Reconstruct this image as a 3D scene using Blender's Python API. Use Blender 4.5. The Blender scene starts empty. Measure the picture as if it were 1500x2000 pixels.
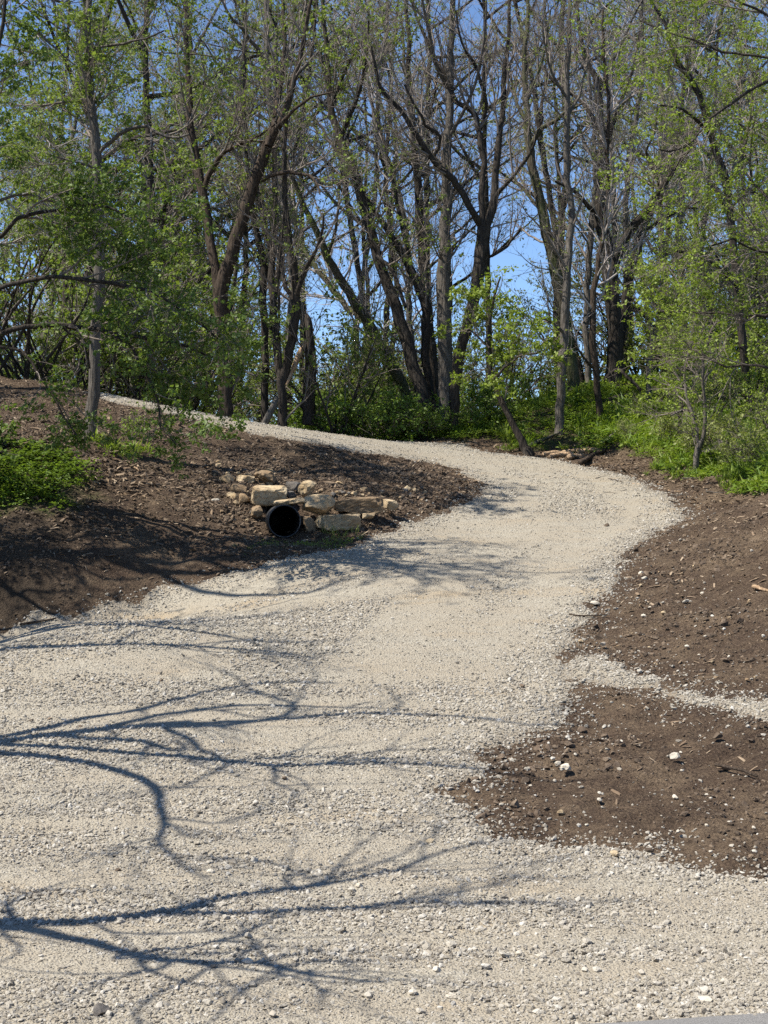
import bpy, bmesh, math, random
import numpy as np

# ------------------------------------------------------------------ camera, sky, sun, exposure
scene = bpy.context.scene
FPX, CAMZ = 2800.0, 3.2          # focal length in photo pixels (1500 x 2000), eye height in metres
cam_data = bpy.data.cameras.new("camera")
cam_data.sensor_fit = 'VERTICAL'
cam_data.sensor_height = 24.0
cam_data.lens = 24.0 * FPX / 2000.0
cam_data.clip_start = 0.1
cam_data.clip_end = 3000.0
cam = bpy.data.objects.new("camera", cam_data)
scene.collection.objects.link(cam)
cam.location = (0, 0, CAMZ)
cam.rotation_euler = (math.radians(90), 0, 0)
scene.camera = cam

SUN_EL = math.radians(56)
SUN_AZ = math.atan2(-0.95, -0.31)      # where the sun stands: to the left of the view and a little behind it
sun_to = np.array([math.sin(SUN_AZ) * math.cos(SUN_EL), math.cos(SUN_AZ) * math.cos(SUN_EL), math.sin(SUN_EL)])
world = bpy.data.worlds.new("World")
scene.world = world
world.use_nodes = True
wn = world.node_tree
sky = wn.nodes.new("ShaderNodeTexSky")
sky.sky_type = 'NISHITA'
sky.sun_disc = False
sky.sun_elevation = SUN_EL
sky.sun_rotation = SUN_AZ
sky.altitude = 1400
sky.air_density = 0.85
sky.dust_density = 0.0
sky.ozone_density = 5.0
wn.nodes["Background"].inputs[1].default_value = 0.105
wn.links.new(sky.outputs[0], wn.nodes["Background"].inputs[0])
sd = bpy.data.lights.new("sun", 'SUN')
sd.energy = 4.8
sd.angle = math.radians(0.4)
sd.color = (1.0, 0.95, 0.865)
so = bpy.data.objects.new("sun", sd)
scene.collection.objects.link(so)
from mathutils import Vector
so.rotation_euler = Vector(sun_to).to_track_quat('Z', 'Y').to_euler()
so.location = (-20, 10, 40)
scene.view_settings.view_transform = 'Standard'
scene.view_settings.look = 'None'
scene.view_settings.exposure = 0.95
scene.view_settings.gamma = 1.0
scene.view_settings.use_curve_mapping = False
scene.render.engine = 'CYCLES'
scene.cycles.use_denoising = False
scene.cycles.max_bounces = 7
scene.cycles.diffuse_bounces = 4
scene.cycles.transmission_bounces = 4
scene.cycles.sample_clamp_indirect = 6.0

rng = np.random.default_rng(7)
random.seed(7)
COL = scene.collection

# ------------------------------------------------------------------ helpers
def link_obj(name, data, parent=None, mat=None):
    o = bpy.data.objects.new(name, data)
    COL.objects.link(o)
    if parent is not None:
        o.parent = parent
    if mat is not None and data is not None:
        if len(data.materials) == 0:
            data.materials.append(mat)
    return o

def tag(o, label=None, cat=None, group=None, kind=None):
    if label: o["label"] = label
    if cat: o["category"] = cat
    if group: o["group"] = group
    if kind: o["kind"] = kind
    return o

def empty(name, loc, label, cat, group=None):
    o = bpy.data.objects.new(name, None)
    COL.objects.link(o)
    o.location = loc
    o.empty_display_size = 0.2
    return tag(o, label, cat, group)

def fast_mesh(name, V, F, smooth=False, attrs=None):
    """V (n,3); F (m,3) or (m,4) index array, or a list of both"""
    me = bpy.data.meshes.new(name)
    Fs = [f for f in (F if isinstance(F, list) else [F]) if len(f)]
    V = np.ascontiguousarray(V, dtype=np.float32)
    nl = sum(f.size for f in Fs)
    npoly = sum(len(f) for f in Fs)
    me.vertices.add(len(V)); me.vertices.foreach_set("co", V.ravel())
    me.loops.add(nl); me.polygons.add(npoly)
    me.loops.foreach_set("vertex_index", np.concatenate([f.ravel() for f in Fs]).astype(np.int32))
    starts, tot, s = [], [], 0
    for f in Fs:
        k = f.shape[1]
        starts.append(s + np.arange(len(f)) * k); tot.append(np.full(len(f), k)); s += f.size
    me.polygons.foreach_set("loop_start", np.concatenate(starts).astype(np.int32))
    try:
        me.polygons.foreach_set("loop_total", np.concatenate(tot).astype(np.int32))
    except Exception:
        pass
    me.polygons.foreach_set("use_smooth", np.full(npoly, smooth, dtype=bool))
    if attrs:
        for k, a in attrs.items():
            at = me.attributes.new(k, 'FLOAT', 'POINT')
            at.data.foreach_set("value", np.ascontiguousarray(a, dtype=np.float32))
    me.update(calc_edges=True)
    return me

def hash2(ix, iy, s):
    v = np.sin(ix * 127.1 + iy * 311.7 + s * 74.7) * 43758.5453
    return v - np.floor(v)

def vnoise(x, y, s=0):
    x = np.asarray(x, float); y = np.asarray(y, float)
    ix, iy = np.floor(x), np.floor(y)
    fx, fy = x - ix, y - iy
    fx = fx * fx * (3 - 2 * fx); fy = fy * fy * (3 - 2 * fy)
    a, b = hash2(ix, iy, s), hash2(ix + 1, iy, s)
    c, d = hash2(ix, iy + 1, s), hash2(ix + 1, iy + 1, s)
    return (a + (b - a) * fx) * (1 - fy) + (c + (d - c) * fx) * fy

def fbm(x, y, s=0, o=4):
    r, a, t = 0, 0.5, 0
    for i in range(o):
        r = r + a * vnoise(x * 2 ** i, y * 2 ** i, s + i * 13); t += a; a *= 0.5
    return r / t

def sstep(a, b, x):
    t = np.clip((x - a) / (b - a), 0, 1)
    return t * t * (3 - 2 * t)

def at(px, py, d):
    """photo pixel and distance along the view axis -> world point"""
    return np.array([(px - 750.0) / FPX * d, d, CAMZ + (1000.0 - py) / FPX * d])

# ------------------------------------------------------------------ terrain heights
CP = []
_rd = [2, 6, 9, 12, 15, 18, 21, 25, 29, 33, 37]
_rz = [-.02, 0, 0, .12, .5, 1.0, 1.6, 2.4, 3.1, 3.9, 4.6]
def road_pts(d, lst):
    for px, off in lst:
        CP.append(((px - 750) / FPX * d, d, float(np.interp(d, _rd, _rz)) + off))
road_pts(6, [(-300, 0), (750, 0), (1800, 0)])
road_pts(9, [(-700, 0), (0, 0), (750, 0), (1500, 0), (2200, .05)])
road_pts(12, [(-400, -.02), (0, 0), (750, 0), (1200, 0), (1500, .02), (1950, .15)])
road_pts(15, [(-300, -.1), (0, 0), (600, 0), (1000, 0), (1500, .12), (1900, .45)])
road_pts(18, [(-100, -.05), (250, 0), (600, 0), (1080, 0), (1300, .12), (1500, .32), (1900, .95)])
road_pts(21, [(100, -.05), (350, 0), (600, 0), (850, 0), (1110, 0), (1300, .22), (1500, .58), (1900, 1.6)])
road_pts(25, [(500, -.03), (800, 0), (1000, 0), (1180, 0), (1330, .28), (1500, .88), (1900, 2.2)])
road_pts(29, [(870, 0), (1050, 0), (1310, 0), (1420, .3), (1500, .62), (1800, 2)])
road_pts(33, [(965, 0), (1100, 0), (1240, 0)])
for p in [(850, 903, 35), (1000, 893, 37), (1100, 901, 36.6), (1160, 912, 35.8),
          # near edge of the upper road
          (800, 893, 34.5), (700, 880, 34), (600, 862, 33.5), (500, 846, 33.5), (400, 824, 34), (300, 800, 34.5),
          (200, 777, 35.5), (100, 758, 37), (0, 742, 39), (-200, 705, 42),
          # its crest
          (900, 880, 37.5), (800, 871, 37), (700, 857, 36.2), (600, 843, 35.5), (500, 829, 35.2), (400, 809, 35.5),
          (300, 790, 36), (200, 769, 37), (100, 750, 38.4), (0, 734, 40.4),
          (950, 883, 39), (1060, 893, 38),
          # wooded hillside on the right
          (1030, 887, 38.4), (1092, 846, 40.5), (1171, 824, 41.5), (1195, 750, 47), (1267, 787, 43.5), (1118, 770, 46),
          (1355, 928, 33.5), (1325, 857, 36.5), (1240, 880, 37.2), (1200, 905, 36.6), (1300, 935, 33.4), (1400, 940, 31.6),
          (1500, 958, 28.6), (1500, 800, 40), (1450, 880, 34.5), (1500, 735, 48), (1300, 745, 50), (1000, 805, 47),
          (900, 832, 43.5), (870, 838, 42), (1700, 690, 50), (2000, 640, 52),
          # culvert mouth, ditch and embankment
          (555, 1042, 27.2), (510, 1045, 27), (600, 1047, 27.1), (540, 1062, 26), (620, 1062, 26.2),
          (600, 1085, 25.2), (700, 1062, 26.3), (690, 1052, 26.8), (760, 1040, 27.3), (760, 1022, 27.9), (800, 1020, 28.3),
          (850, 1000, 29.3), (830, 992, 29.2), (560, 972, 28.5), (640, 975, 28.4), (700, 968, 28.8), (800, 950, 30.5), (880, 940, 32),
          (600, 935, 30), (750, 915, 32.3), (600, 890, 32.3), (450, 930, 29.8), (450, 885, 31.8), (400, 912, 30.2), (300, 862, 31.6),
          (300, 830, 33.2), (250, 806, 34), (150, 810, 33.4), (60, 810, 33), (500, 985, 28.1), (450, 990, 27.9),
          # left bank
          (175, 862, 29.2), (100, 862, 28.6), (0, 862, 28.3), (0, 900, 27.1), (100, 930, 26.7), (190, 920, 27.6), (300, 930, 28.9),
          (400, 962, 28.5), (0, 1000, 25.2), (100, 1000, 25.4), (200, 1000, 25.8), (300, 1000, 26.4), (400, 1015, 27), (470, 1035, 27),
          (0, 1100, 23.8), (150, 1100, 24.1), (300, 1082, 25), (400, 1100, 24.8), (440, 1106, 24.8),
          (-300, 1000, 25), (-300, 900, 27.6), (-300, 780, 34.5)]:
    CP.append(tuple(at(*p)))
CP += [((300 - 750) / FPX * 23.8, 23.8, 1.62), ((150 - 750) / FPX * 22.8, 22.8, 1.22), ((0 - 750) / FPX * 22, 22, .98), (-10.5, 21, .95),
       (-20, 20, 2.0), (-20, 28, 4.2), (-20, 36, 6.5), (-25, 12, .6), (20, 12, 1.0), (20, 20, 3.2), (20, 30, 6.3), (25, 45, 9.5),
       (-40, 60, 3.2), (-15, 60, 2.2), (0, 60, 3.2), (15, 60, 7.3), (35, 60, 10.5), (-60, 100, -3), (0, 100, -2), (50, 100, 4),
       (-30, 4, .3), (30, 4, .5), (-45, 30, 5), (45, 30, 9), (-14, 46, 4.8), (-6, 46, 4.3), (0, 46, 4.6), (-9, 42.5, 5.7), (-4, 41.5, 4.9)]
CP = np.array(CP)
_seen, _keep = [], []
for i, c in enumerate(CP):
    if all((c[0] - q[0]) ** 2 + (c[1] - q[1]) ** 2 > 0.09 for q in _seen):
        _seen.append(c); _keep.append(i)
CP = CP[_keep]
def _U(r2):
    return np.where(r2 > 1e-9, r2 * np.log(np.maximum(r2, 1e-9)), 0)
_n = len(CP)
_K = _U(((CP[:, None, :2] - CP[None, :, :2]) ** 2).sum(-1)) + np.eye(_n) * 0.25
_P = np.c_[np.ones(_n), CP[:, :2]]
_A = np.block([[_K, _P], [_P.T, np.zeros((3, 3))]])
_w = np.linalg.solve(_A, np.r_[CP[:, 2], 0, 0, 0])
def base_h(x, y):
    x = np.atleast_1d(np.asarray(x, float)).ravel(); y = np.atleast_1d(np.asarray(y, float)).ravel()
    xc, yc = np.clip(x, -55, 55), np.clip(y, 2, 105)
    out = np.empty(len(x))
    for s in range(0, len(x), 20000):
        e = slice(s, s + 20000)
        r2 = (xc[e, None] - CP[None, :, 0]) ** 2 + (yc[e, None] - CP[None, :, 1]) ** 2
        out[e] = _U(r2) @ _w[:_n] + _w[_n] + _w[_n + 1] * xc[e] + _w[_n + 2] * yc[e]
    far = np.clip(np.maximum(np.abs(x) - 45, y - 85) / 80, 0, 1)
    out = out * (1 - far) + (-5.0) * far
    near = sstep(5.0, 2.5, y)             # flat roadside, then the bank the photograph was taken from
    out = out * (1 - near) + (1.6 * sstep(2.2, 0.2, y)) * near
    return out
def raycast(px, py, hf=None):
    hf = hf or base_h
    ds = np.arange(7.0, 75, 0.1)
    P = at(px, py, 1.0)
    X = P[0] * ds; Z = CAMZ + (P[2] - CAMZ) * ds
    hh = hf(X, ds)
    k = np.argmax(hh >= Z)
    if hh[k] < Z[k]: return None
    if k > 0:
        a, b = (Z - hh)[k - 1], (Z - hh)[k]
        t = a / (a - b); d = ds[k - 1] + 0.1 * t
    else: d = ds[0]
    return np.array([P[0] * d, d, CAMZ + (P[2] - CAMZ) * d])

# ------------------------------------------------------------------ materials
class NT:
    def __init__(self, name):
        self.m = bpy.data.materials.new(name); self.m.use_nodes = True
        self.t = self.m.node_tree; self.t.nodes.clear()
        self.out = self.n("ShaderNodeOutputMaterial")
    def n(self, typ, **kw):
        nd = self.t.nodes.new(typ)
        for k, v in kw.items(): setattr(nd, k, v)
        return nd
    def l(self, a, b): self.t.links.new(a, b)
    def val(self, sock, v):
        if hasattr(v, "is_linked"): self.l(v, sock)
        else: sock.default_value = v
    def coord(self): return self.n("ShaderNodeNewGeometry").outputs["Position"]
    def obj(self): return self.n("ShaderNodeTexCoord").outputs["Object"]
    def scale(self, vec, s):
        mp = self.n("ShaderNodeMapping"); self.l(vec, mp.inputs[0]); mp.inputs["Scale"].default_value = s
        return mp.outputs[0]
    def rotz(self, vec, a):
        mp = self.n("ShaderNodeMapping"); self.l(vec, mp.inputs[0]); mp.inputs["Rotation"].default_value = (0, 0, a)
        return mp.outputs[0]
    def noise(self, vec, sc, det=4, rough=.55, dist=0):
        nd = self.n("ShaderNodeTexNoise"); self.l(vec, nd.inputs["Vector"])
        nd.inputs["Scale"].default_value = sc; nd.inputs["Detail"].default_value = det
        nd.inputs["Roughness"].default_value = rough; nd.inputs["Distortion"].default_value = dist
        return nd.outputs[0]
    def voro(self, vec, sc, feature='F1'):
        nd = self.n("ShaderNodeTexVoronoi", feature=feature); self.l(vec, nd.inputs["Vector"]); nd.inputs["Scale"].default_value = sc
        return nd
    def ramp(self, fac, stops):
        r = self.n("ShaderNodeValToRGB"); self.l(fac, r.inputs[0]); el = r.color_ramp.elements
        while len(el) < len(stops): el.new(0.5)
        for e, (p, c) in zip(el, stops):
            e.position = p; e.color = (c if len(c) == 4 else (*c, 1)) if hasattr(c, "__len__") else (c, c, c, 1)
        return r.outputs[0]
    def mix(self, fac, a, b, mode='MIX'):
        x = self.n("ShaderNodeMix", data_type='RGBA', blend_type=mode)
        self.val(x.inputs[0], fac)
        for s, v in ((x.inputs[6], a), (x.inputs[7], b)):
            if hasattr(v, "is_linked"): self.l(v, s)
            else: s.default_value = (*v, 1) if len(v) == 3 else v
        return x.outputs[2]
    def math(self, op, a, b=0.0):
        x = self.n("ShaderNodeMath", operation=op); self.val(x.inputs[0], a); self.val(x.inputs[1], b)
        return x.outputs[0]
    def attr(self, name): return self.n("ShaderNodeAttribute", attribute_name=name).outputs["Fac"]
    def rand(self): return self.n("ShaderNodeObjectInfo").outputs["Random"]
    def bump(self, h, strength=.5, dist=.02, prev=None):
        b = self.n("ShaderNodeBump"); self.l(h, b.inputs["Height"])
        b.inputs["Strength"].default_value = strength; b.inputs["Distance"].default_value = dist
        if prev is not None: self.l(prev, b.inputs["Normal"])
        return b.outputs[0]
    def surf(self, col, rough=.9, normal=None, spec=.2):
        p = self.n("ShaderNodeBsdfPrincipled")
        self.val(p.inputs["Base Color"], col if hasattr(col, "is_linked") else (*col, 1))
        self.val(p.inputs["Roughness"], rough); p.inputs["Specular IOR Level"].default_value = spec
        if normal is not None: self.l(normal, p.inputs["Normal"])
        self.l(p.outputs[0], self.out.inputs[0])
        return self.m

def mat_ground():
    N = NT("bare_soil"); c = N.coord()
    n1 = N.noise(c, .95, 6, .66); n2 = N.noise(c, 6, 6, .7); n3 = N.noise(c, 38, 4, .7)
    st = N.noise(N.scale(N.rotz(c, -.5), (1.1, 7.0, 1)), 1.6, 4, .6)
    soil = N.ramp(n1, [(.36, (.080, .055, .039)), (.5, (.132, .093, .064)), (.60, (.215, .158, .105)), (.70, (.265, .200, .135))])
    soil = N.mix(N.ramp(st, [(.45, 0), (.68, .55)]), soil, (.215, .160, .105))
    soil = N.mix(N.ramp(N.noise(c, 15, 5, .75), [(.36, .65), (.5, 0)]), soil, (.050, .034, .024))
    soil = N.mix(N.ramp(n2, [(.4, 0), (.7, .75)]), soil, (.060, .043, .034))
    soil = N.mix(N.ramp(n3, [(.52, 0), (.72, .75)]), soil, (.245, .185, .125))
    soil = N.mix(N.ramp(n3, [(.30, .8), (.45, 0)]), soil, (.040, .028, .020))
    dark = N.math('MULTIPLY', N.attr("bank_shade"), .8)  # painted tree shade darkens the soil colour
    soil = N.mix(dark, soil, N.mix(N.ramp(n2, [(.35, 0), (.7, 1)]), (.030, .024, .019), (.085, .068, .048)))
    floor_ = N.mix(N.ramp(n2, [(.35, 0), (.65, 1)]), (.105, .078, .050), (.085, .105, .035))
    col = N.mix(N.attr("green"), soil, floor_)
    v = N.voro(c, 26).outputs["Distance"]
    b = N.bump(n2, .9, .12); b = N.bump(st, .6, .05, b); b = N.bump(n3, 1.0, .05, b); b = N.bump(v, .6, .03, b)
    return N.surf(N.mix(1.0, col, (.86, .84, .82), 'MULTIPLY'), .95, b, .1)

def mat_gravel_bed():
    N = NT("crushed_limestone_bed"); c = N.coord()
    v = N.voro(c, 42); v2 = N.voro(c, 95)
    cell = N.ramp(v.outputs["Color"], [(0, (.26, .23, .18)), (.5, (.37, .335, .268)), (1, (.46, .425, .35))])
    fine = N.ramp(N.noise(c, 60, 5, .75), [(.3, (.29, .25, .19)), (.7, (.43, .385, .305))])
    tan = N.noise(N.scale(c, (.55, 1.3, 1)), .9, 4, .6)
    fine = N.mix(N.ramp(tan, [(.56, 0), (.72, .6)]), fine, (.385, .295, .185))
    mixf = N.ramp(N.noise(N.scale(c, (.4, 1.2, 1)), 1.4, 4, .6), [(.4, 0), (.6, 1)])
    col = N.mix(mixf, cell, fine)
    col = N.mix(N.math('MULTIPLY', N.attr("soil"), .9), col, (.16, .125, .09))
    b = N.bump(v.outputs["Distance"], .7, .022); b = N.bump(v2.outputs["Distance"], .6, .009, b)
    return N.surf(N.mix(1.0, col, (.81, .80, .785), 'MULTIPLY'), .95, b, .12)

def mat_stone(name, stops, bscale=20):
    N = NT(name); c = N.obj(); r = N.rand()
    base = N.ramp(r, stops)
    n = N.noise(c, 3.0, 4, .6)
    col = N.mix(N.ramp(n, [(.35, .0), (.7, .5)]), base, N.mix(.5, base, (.30, .25, .18)))
    b = N.bump(N.noise(c, 6, 4, .6), .4, .1)
    return N.surf(N.mix(1.0, col, (.81, .80, .79), 'MULTIPLY'), .9, b, .2)

def mat_rock(name, pale, dark, rust):
    N = NT(name); c = N.coord(); o = N.obj(); r = N.rand()
    n1 = N.noise(c, 3.2, 6, .65, .4); n2 = N.noise(c, 14, 6, .7); n3 = N.noise(N.scale(c, (1, 1, 5)), 5, 4, .6)
    col = N.mix(N.ramp(n1, [(.38, 0), (.66, 1)]), pale, rust)
    col = N.mix(N.ramp(n2, [(.5, 0), (.72, .8)]), col, dark)
    col = N.mix(N.ramp(n3, [(.55, 0), (.7, .35)]), col, dark)
    col = N.mix(N.math('MULTIPLY', r, .35), col, dark)
    b = N.bump(n1, .6, .06); b = N.bump(n2, .7, .03, b)
    return N.surf(N.mix(1.0, col, (.85, .85, .85), 'MULTIPLY'), .92, b, .15)

def mat_bark(name, light, dark, moss=0.0):
    N = NT(name); c = N.coord()
    s = N.scale(c, (14, 14, 2.0)); n1 = N.noise(s, 1.6, 5, .7, .6); n2 = N.noise(c, 1.1, 4, .6)
    v = N.voro(N.scale(c, (22, 22, 3.5)), 1.0).outputs["Distance"]
    col = N.mix(N.ramp(n1, [(.35, 0), (.65, 1)]), dark, light)
    col = N.mix(N.ramp(v, [(.0, .6), (.35, 0)]), col, tuple(q * .5 for q in dark))
    col = N.mix(N.ramp(n2, [(.5, 0), (.7, .55)]), col, tuple(q * .6 for q in light))
    if moss: col = N.mix(N.math('MULTIPLY', N.ramp(n2, [(.42, 0), (.6, 1)]), moss), col, (.07, .085, .03))
    b = N.bump(n1, .9, .04); b = N.bump(v, .7, .03, b)
    return N.surf(col, .95, b, .1)

def mat_twig(name, a, b_):
    N = NT(name)
    col = N.mix(N.noise(N.coord(), 1.3, 3, .6), a, b_)
    return N.surf(col, .9, None, .15)

def mat_leaf(name, a, b_, c_, trans=.48):
    N = NT(name)
    col = N.ramp(N.attr("tint"), [(0, a), (.5, b_), (1, c_)])
    col = N.mix(N.math('MULTIPLY', N.rand(), .3), col, a)
    d = N.n("ShaderNodeBsdfDiffuse"); t = N.n("ShaderNodeBsdfTranslucent"); g = N.n("ShaderNodeBsdfGlossy")
    N.l(col, d.inputs[0])
    tc = N.mix(1.0, col, (1.0, 1.05, .55), 'MULTIPLY'); tc2 = N.mix(.35, tc, (.16, .22, .02)); N.l(tc2, t.inputs[0])
    g.inputs["Roughness"].default_value = .55
    m1 = N.n("ShaderNodeMixShader"); m1.inputs[0].default_value = trans; N.l(d.outputs[0], m1.inputs[1]); N.l(t.outputs[0], m1.inputs[2])
    m2 = N.n("ShaderNodeMixShader"); m2.inputs[0].default_value = .025; N.l(m1.outputs[0], m2.inputs[1]); N.l(g.outputs[0], m2.inputs[2])
    N.l(m2.outputs[0], N.out.inputs[0])
    return N.m

def mat_plain(name, col, rough=.6, spec=.3):
    N = NT(name); n = N.noise(N.coord(), 9, 4, .6)
    return N.surf(N.mix(N.ramp(n, [(.3, 0), (.7, .5)]), col, tuple(q * .55 for q in col)), rough, N.bump(n, .2, .01), spec)

M_GROUND, M_BED = mat_ground(), mat_gravel_bed()
M_GRAVEL = mat_stone("gravel_chip", [(0, (.18, .158, .13)), (.08, (.32, .288, .235)), (.45, (.425, .388, .32)), (.85, (.505, .468, .395)), (1, (.65, .62, .55))])
M_CLOD = mat_stone("soil_clod", [(0, (.055, .038, .027)), (.6, (.130, .092, .064)), (1, (.215, .158, .108))])
M_CHIP = mat_stone("wood_chip", [(0, (.16, .105, .065)), (.5, (.30, .215, .14)), (1, (.46, .36, .25))])
M_ROCK = mat_rock("limestone", (.56, .45, .29), (.15, .105, .065), (.42, .29, .155))
M_ROCK_D = mat_rock("brown_limestone", (.36, .265, .165), (.10, .072, .047), (.27, .18, .10))
M_ROCK_W = mat_rock("white_limestone", (.66, .61, .51), (.38, .33, .26), (.54, .47, .36))
M_ROCK_G = mat_rock("grey_stone", (.20, .185, .165), (.07, .063, .055), (.15, .125, .10))
M_BARK = mat_bark("dark_bark", (.078, .066, .054), (.022, .018, .015))
M_BARK_G = mat_bark("grey_bark", (.180, .160, .135), (.060, .051, .042))
M_BARK_B = mat_bark("brown_bark", (.098, .074, .055), (.028, .021, .016))
M_BARK_M = mat_bark("mossy_bark", (.135, .118, .086), (.045, .037, .026), .7)
M_WOOD = mat_bark("split_pale_wood", (.50, .36, .23), (.24, .15, .085))
M_TWIG = mat_twig("twig", (.130, .106, .086), (.235, .200, .168))
M_TWIG_G = mat_twig("grey_twig", (.24, .21, .19), (.40, .355, .325))
M_LEAF = mat_leaf("leaf_mid_green", (.110, .155, .030), (.180, .240, .046), (.270, .330, .072))
M_LEAF_Y = mat_leaf("leaf_yellow_green", (.150, .205, .024), (.220, .290, .036), (.300, .365, .060))
M_LEAF_O = mat_leaf("leaf_olive_bud", (.150, .185, .040), (.220, .250, .058), (.300, .315, .085))
M_LEAF_D = mat_leaf("leaf_deep_green", (.065, .108, .020), (.112, .172, .032), (.185, .255, .050), .42)
M_HERB = mat_leaf("herb_leaf", (.105, .180, .021), (.165, .255, .034), (.235, .325, .050))

# ------------------------------------------------------------------ regions of the ground (outlines dropped onto the terrain)
def drop(poly):
    out = []
    for px, py in poly:
        p = raycast(px, py)
        if p is not None: out.append(p[:2])
    return out
def sdf(poly, X, Y):
    """signed distance, positive inside"""
    poly = np.array(poly); P = np.c_[X.ravel(), Y.ravel()]
    d2 = np.full(len(P), 1e9); ins = np.zeros(len(P), bool)
    for a, b in zip(poly, np.roll(poly, -1, 0)):
        ab = b - a; L = (ab ** 2).sum() + 1e-12
        t = np.clip(((P - a) @ ab) / L, 0, 1)
        d2 = np.minimum(d2, ((P - a - t[:, None] * ab) ** 2).sum(1))
        c = ((a[1] > P[:, 1]) != (b[1] > P[:, 1]))
        xi = a[0] + (P[:, 1] - a[1]) / (b[1] - a[1] + 1e-12) * (b[0] - a[0])
        ins ^= c & (P[:, 0] < xi)
    return (np.sqrt(d2) * np.where(ins, 1, -1)).reshape(X.shape)

left_edge = drop([(-330, 1290), (-150, 1258), (0, 1232), (120, 1205), (230, 1175), (350, 1142), (480, 1112), (600, 1085), (700, 1062), (760, 1040),
                  (800, 1020), (850, 1000), (900, 985), (940, 967), (952, 952), (935, 937), (890, 915), (850, 904), (800, 895), (700, 882), (600, 864),
                  (500, 848), (400, 827), (300, 803), (200, 780)])
left_edge += [np.array([-7.6, 37.6]), np.array([-9.6, 41.5]), np.array([-12.5, 46])]
upper_far = [np.array(q) for q in [(-10.0, 48), (-7.6, 43.5), (-6.4, 41.3), (-4.4, 40.2), (-1.6, 39.6), (.6, 39.8), (2.2, 39.9)]]
right_edge = drop([(1010, 891), (1080, 898), (1150, 910), (1210, 926), (1265, 948), (1310, 974), (1337, 997), (1322, 1018), (1262, 1050), (1222, 1075),
                   (1206, 1110), (1190, 1150), (1150, 1200), (1122, 1235), (1098, 1290), (1110, 1335), (1090, 1400), (1015, 1440), (955, 1460), (935, 1502),
                   (862, 1548), (905, 1585), (985, 1642), (1100, 1655), (1250, 1667), (1310, 1692), (1500, 1716), (1800, 1740)])
ROADPOLY = left_edge + upper_far + right_edge + [np.array((8, 8.2)), np.array((-8, 8.2)), np.array((-11, 15))]
TONGUE = drop([(1100, 1268), (1180, 1286), (1300, 1332), (1400, 1354), (1500, 1368), (1640, 1390), (1640, 1415), (1500, 1402), (1400, 1387), (1300, 1362), (1200, 1335), (1100, 1325)])
GREEN_R = drop([(1040, 880), (1110, 878), (1200, 872), (1290, 905), (1400, 938), (1500, 957)]) + [np.array(q) for q in [(12, 27), (16, 24), (30, 22), (60, 40), (60, 110), (-70, 110), (-70, 50), (-13, 47.5), (-6.5, 43.2), (-4.2, 41.4), (-1.6, 40.7), (1.2, 40.8), (3.2, 40.0)]]
GREEN_L = [np.array(q) for q in [(-20, 24.5), (-20, 30)]] + drop([(0, 872), (60, 866), (150, 888), (192, 918), (180, 962), (150, 990), (60, 1008), (0, 1012), (-150, 1020)])

def gsdf(X, Y):
    s = np.maximum(sdf(ROADPOLY, X, Y), sdf(TONGUE, X, Y) - .09 + (fbm(X * 4, Y * 4, 7, 2) - .5) * .3)
    return s + (fbm(X * 1.6, Y * 1.6, 3) - .5) * .55 + (fbm(X * 6, Y * 6, 5, 2) - .5) * .22

def rough_h(X, Y, gs):
    """clods, ruts and lumps of the bare ground, none of it on the road"""
    amt = sstep(.1, -.5, gs)
    b = (fbm(X * 1.1, Y * 1.1, 11) - .5) * .18 + (fbm(X * 3.3, Y * 3.3, 12, 3) - .5) * .15
    return b * amt * sstep(60, 45, Y) + (fbm(X * .5, Y * 1.0, 14, 3) - .5) * .05 * (1 - amt)

def axis(parts):
    return np.unique(np.round(np.concatenate([np.arange(a, b, s) for a, b, s in parts]), 4))
gx = axis([(-900, -200, 140), (-200, -60, 20), (-60, -16, 2), (-16, -9, .25), (-9, 9, .1), (9, 16, .25), (16, 60, 2), (60, 200, 20), (200, 901, 140)])
gy = axis([(-300, -20, 70), (-20, 0, 4), (0, 8, .5), (8, 38, .1), (38, 52, .3), (52, 110, 2), (110, 300, 20), (300, 1600, 150)])
GX, GY = np.meshgrid(gx, gy)
near = (np.abs(GX) < 20) & (GY > 5) & (GY < 60)
gs = np.full(GX.shape, -9.0)
gs[near] = gsdf(GX[near], GY[near])
GZ = base_h(GX, GY).reshape(GX.shape) + np.where(near, rough_h(GX, GY, gs), 0) - .012
green = np.zeros(GX.shape)
gr = np.maximum(sdf(GREEN_R, GX[near], GY[near]), sdf(GREEN_L, GX[near], GY[near])) + (fbm(GX[near] * 1.4, GY[near] * 1.4, 21) - .5) * 1.2
green[near] = sstep(-.1, .25, gr); green[~near] = (GY > 45)[~near] * 1.0
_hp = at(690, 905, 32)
bank_shade = .55 * np.exp(-(((GX + 1.2) / 2.6) ** 2 + ((GY - 31.6) / 1.5) ** 2)) + .9 * sstep(-4.6, -6.0, GX) * sstep(29.2, 27.5, GY) * sstep(21, 23, GY)  # tree shade painted into the embankment's soil colour; left bank darkened too
bank_shade = np.clip(bank_shade * 1.1, 0, 1) * (.6 + .6 * fbm(GX, GY, 31))
nx, ny = len(gx), len(gy)
idx = np.arange(nx * ny).reshape(ny, nx)
quads = np.stack([idx[:-1, :-1], idx[:-1, 1:], idx[1:, 1:], idx[1:, :-1]], -1).reshape(-1, 4)
PIPE = at(554, 1018, 27.0); PIPE_R = .30
cxm = (GX.ravel()[quads].mean(1), GY.ravel()[quads].mean(1))
PT = math.tan(math.radians(8))
hole = (np.abs(cxm[0] - PIPE[0] + (cxm[1] - 27) * PT) < .28) & (cxm[1] > 27.0) & (cxm[1] < 28.35)
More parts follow.
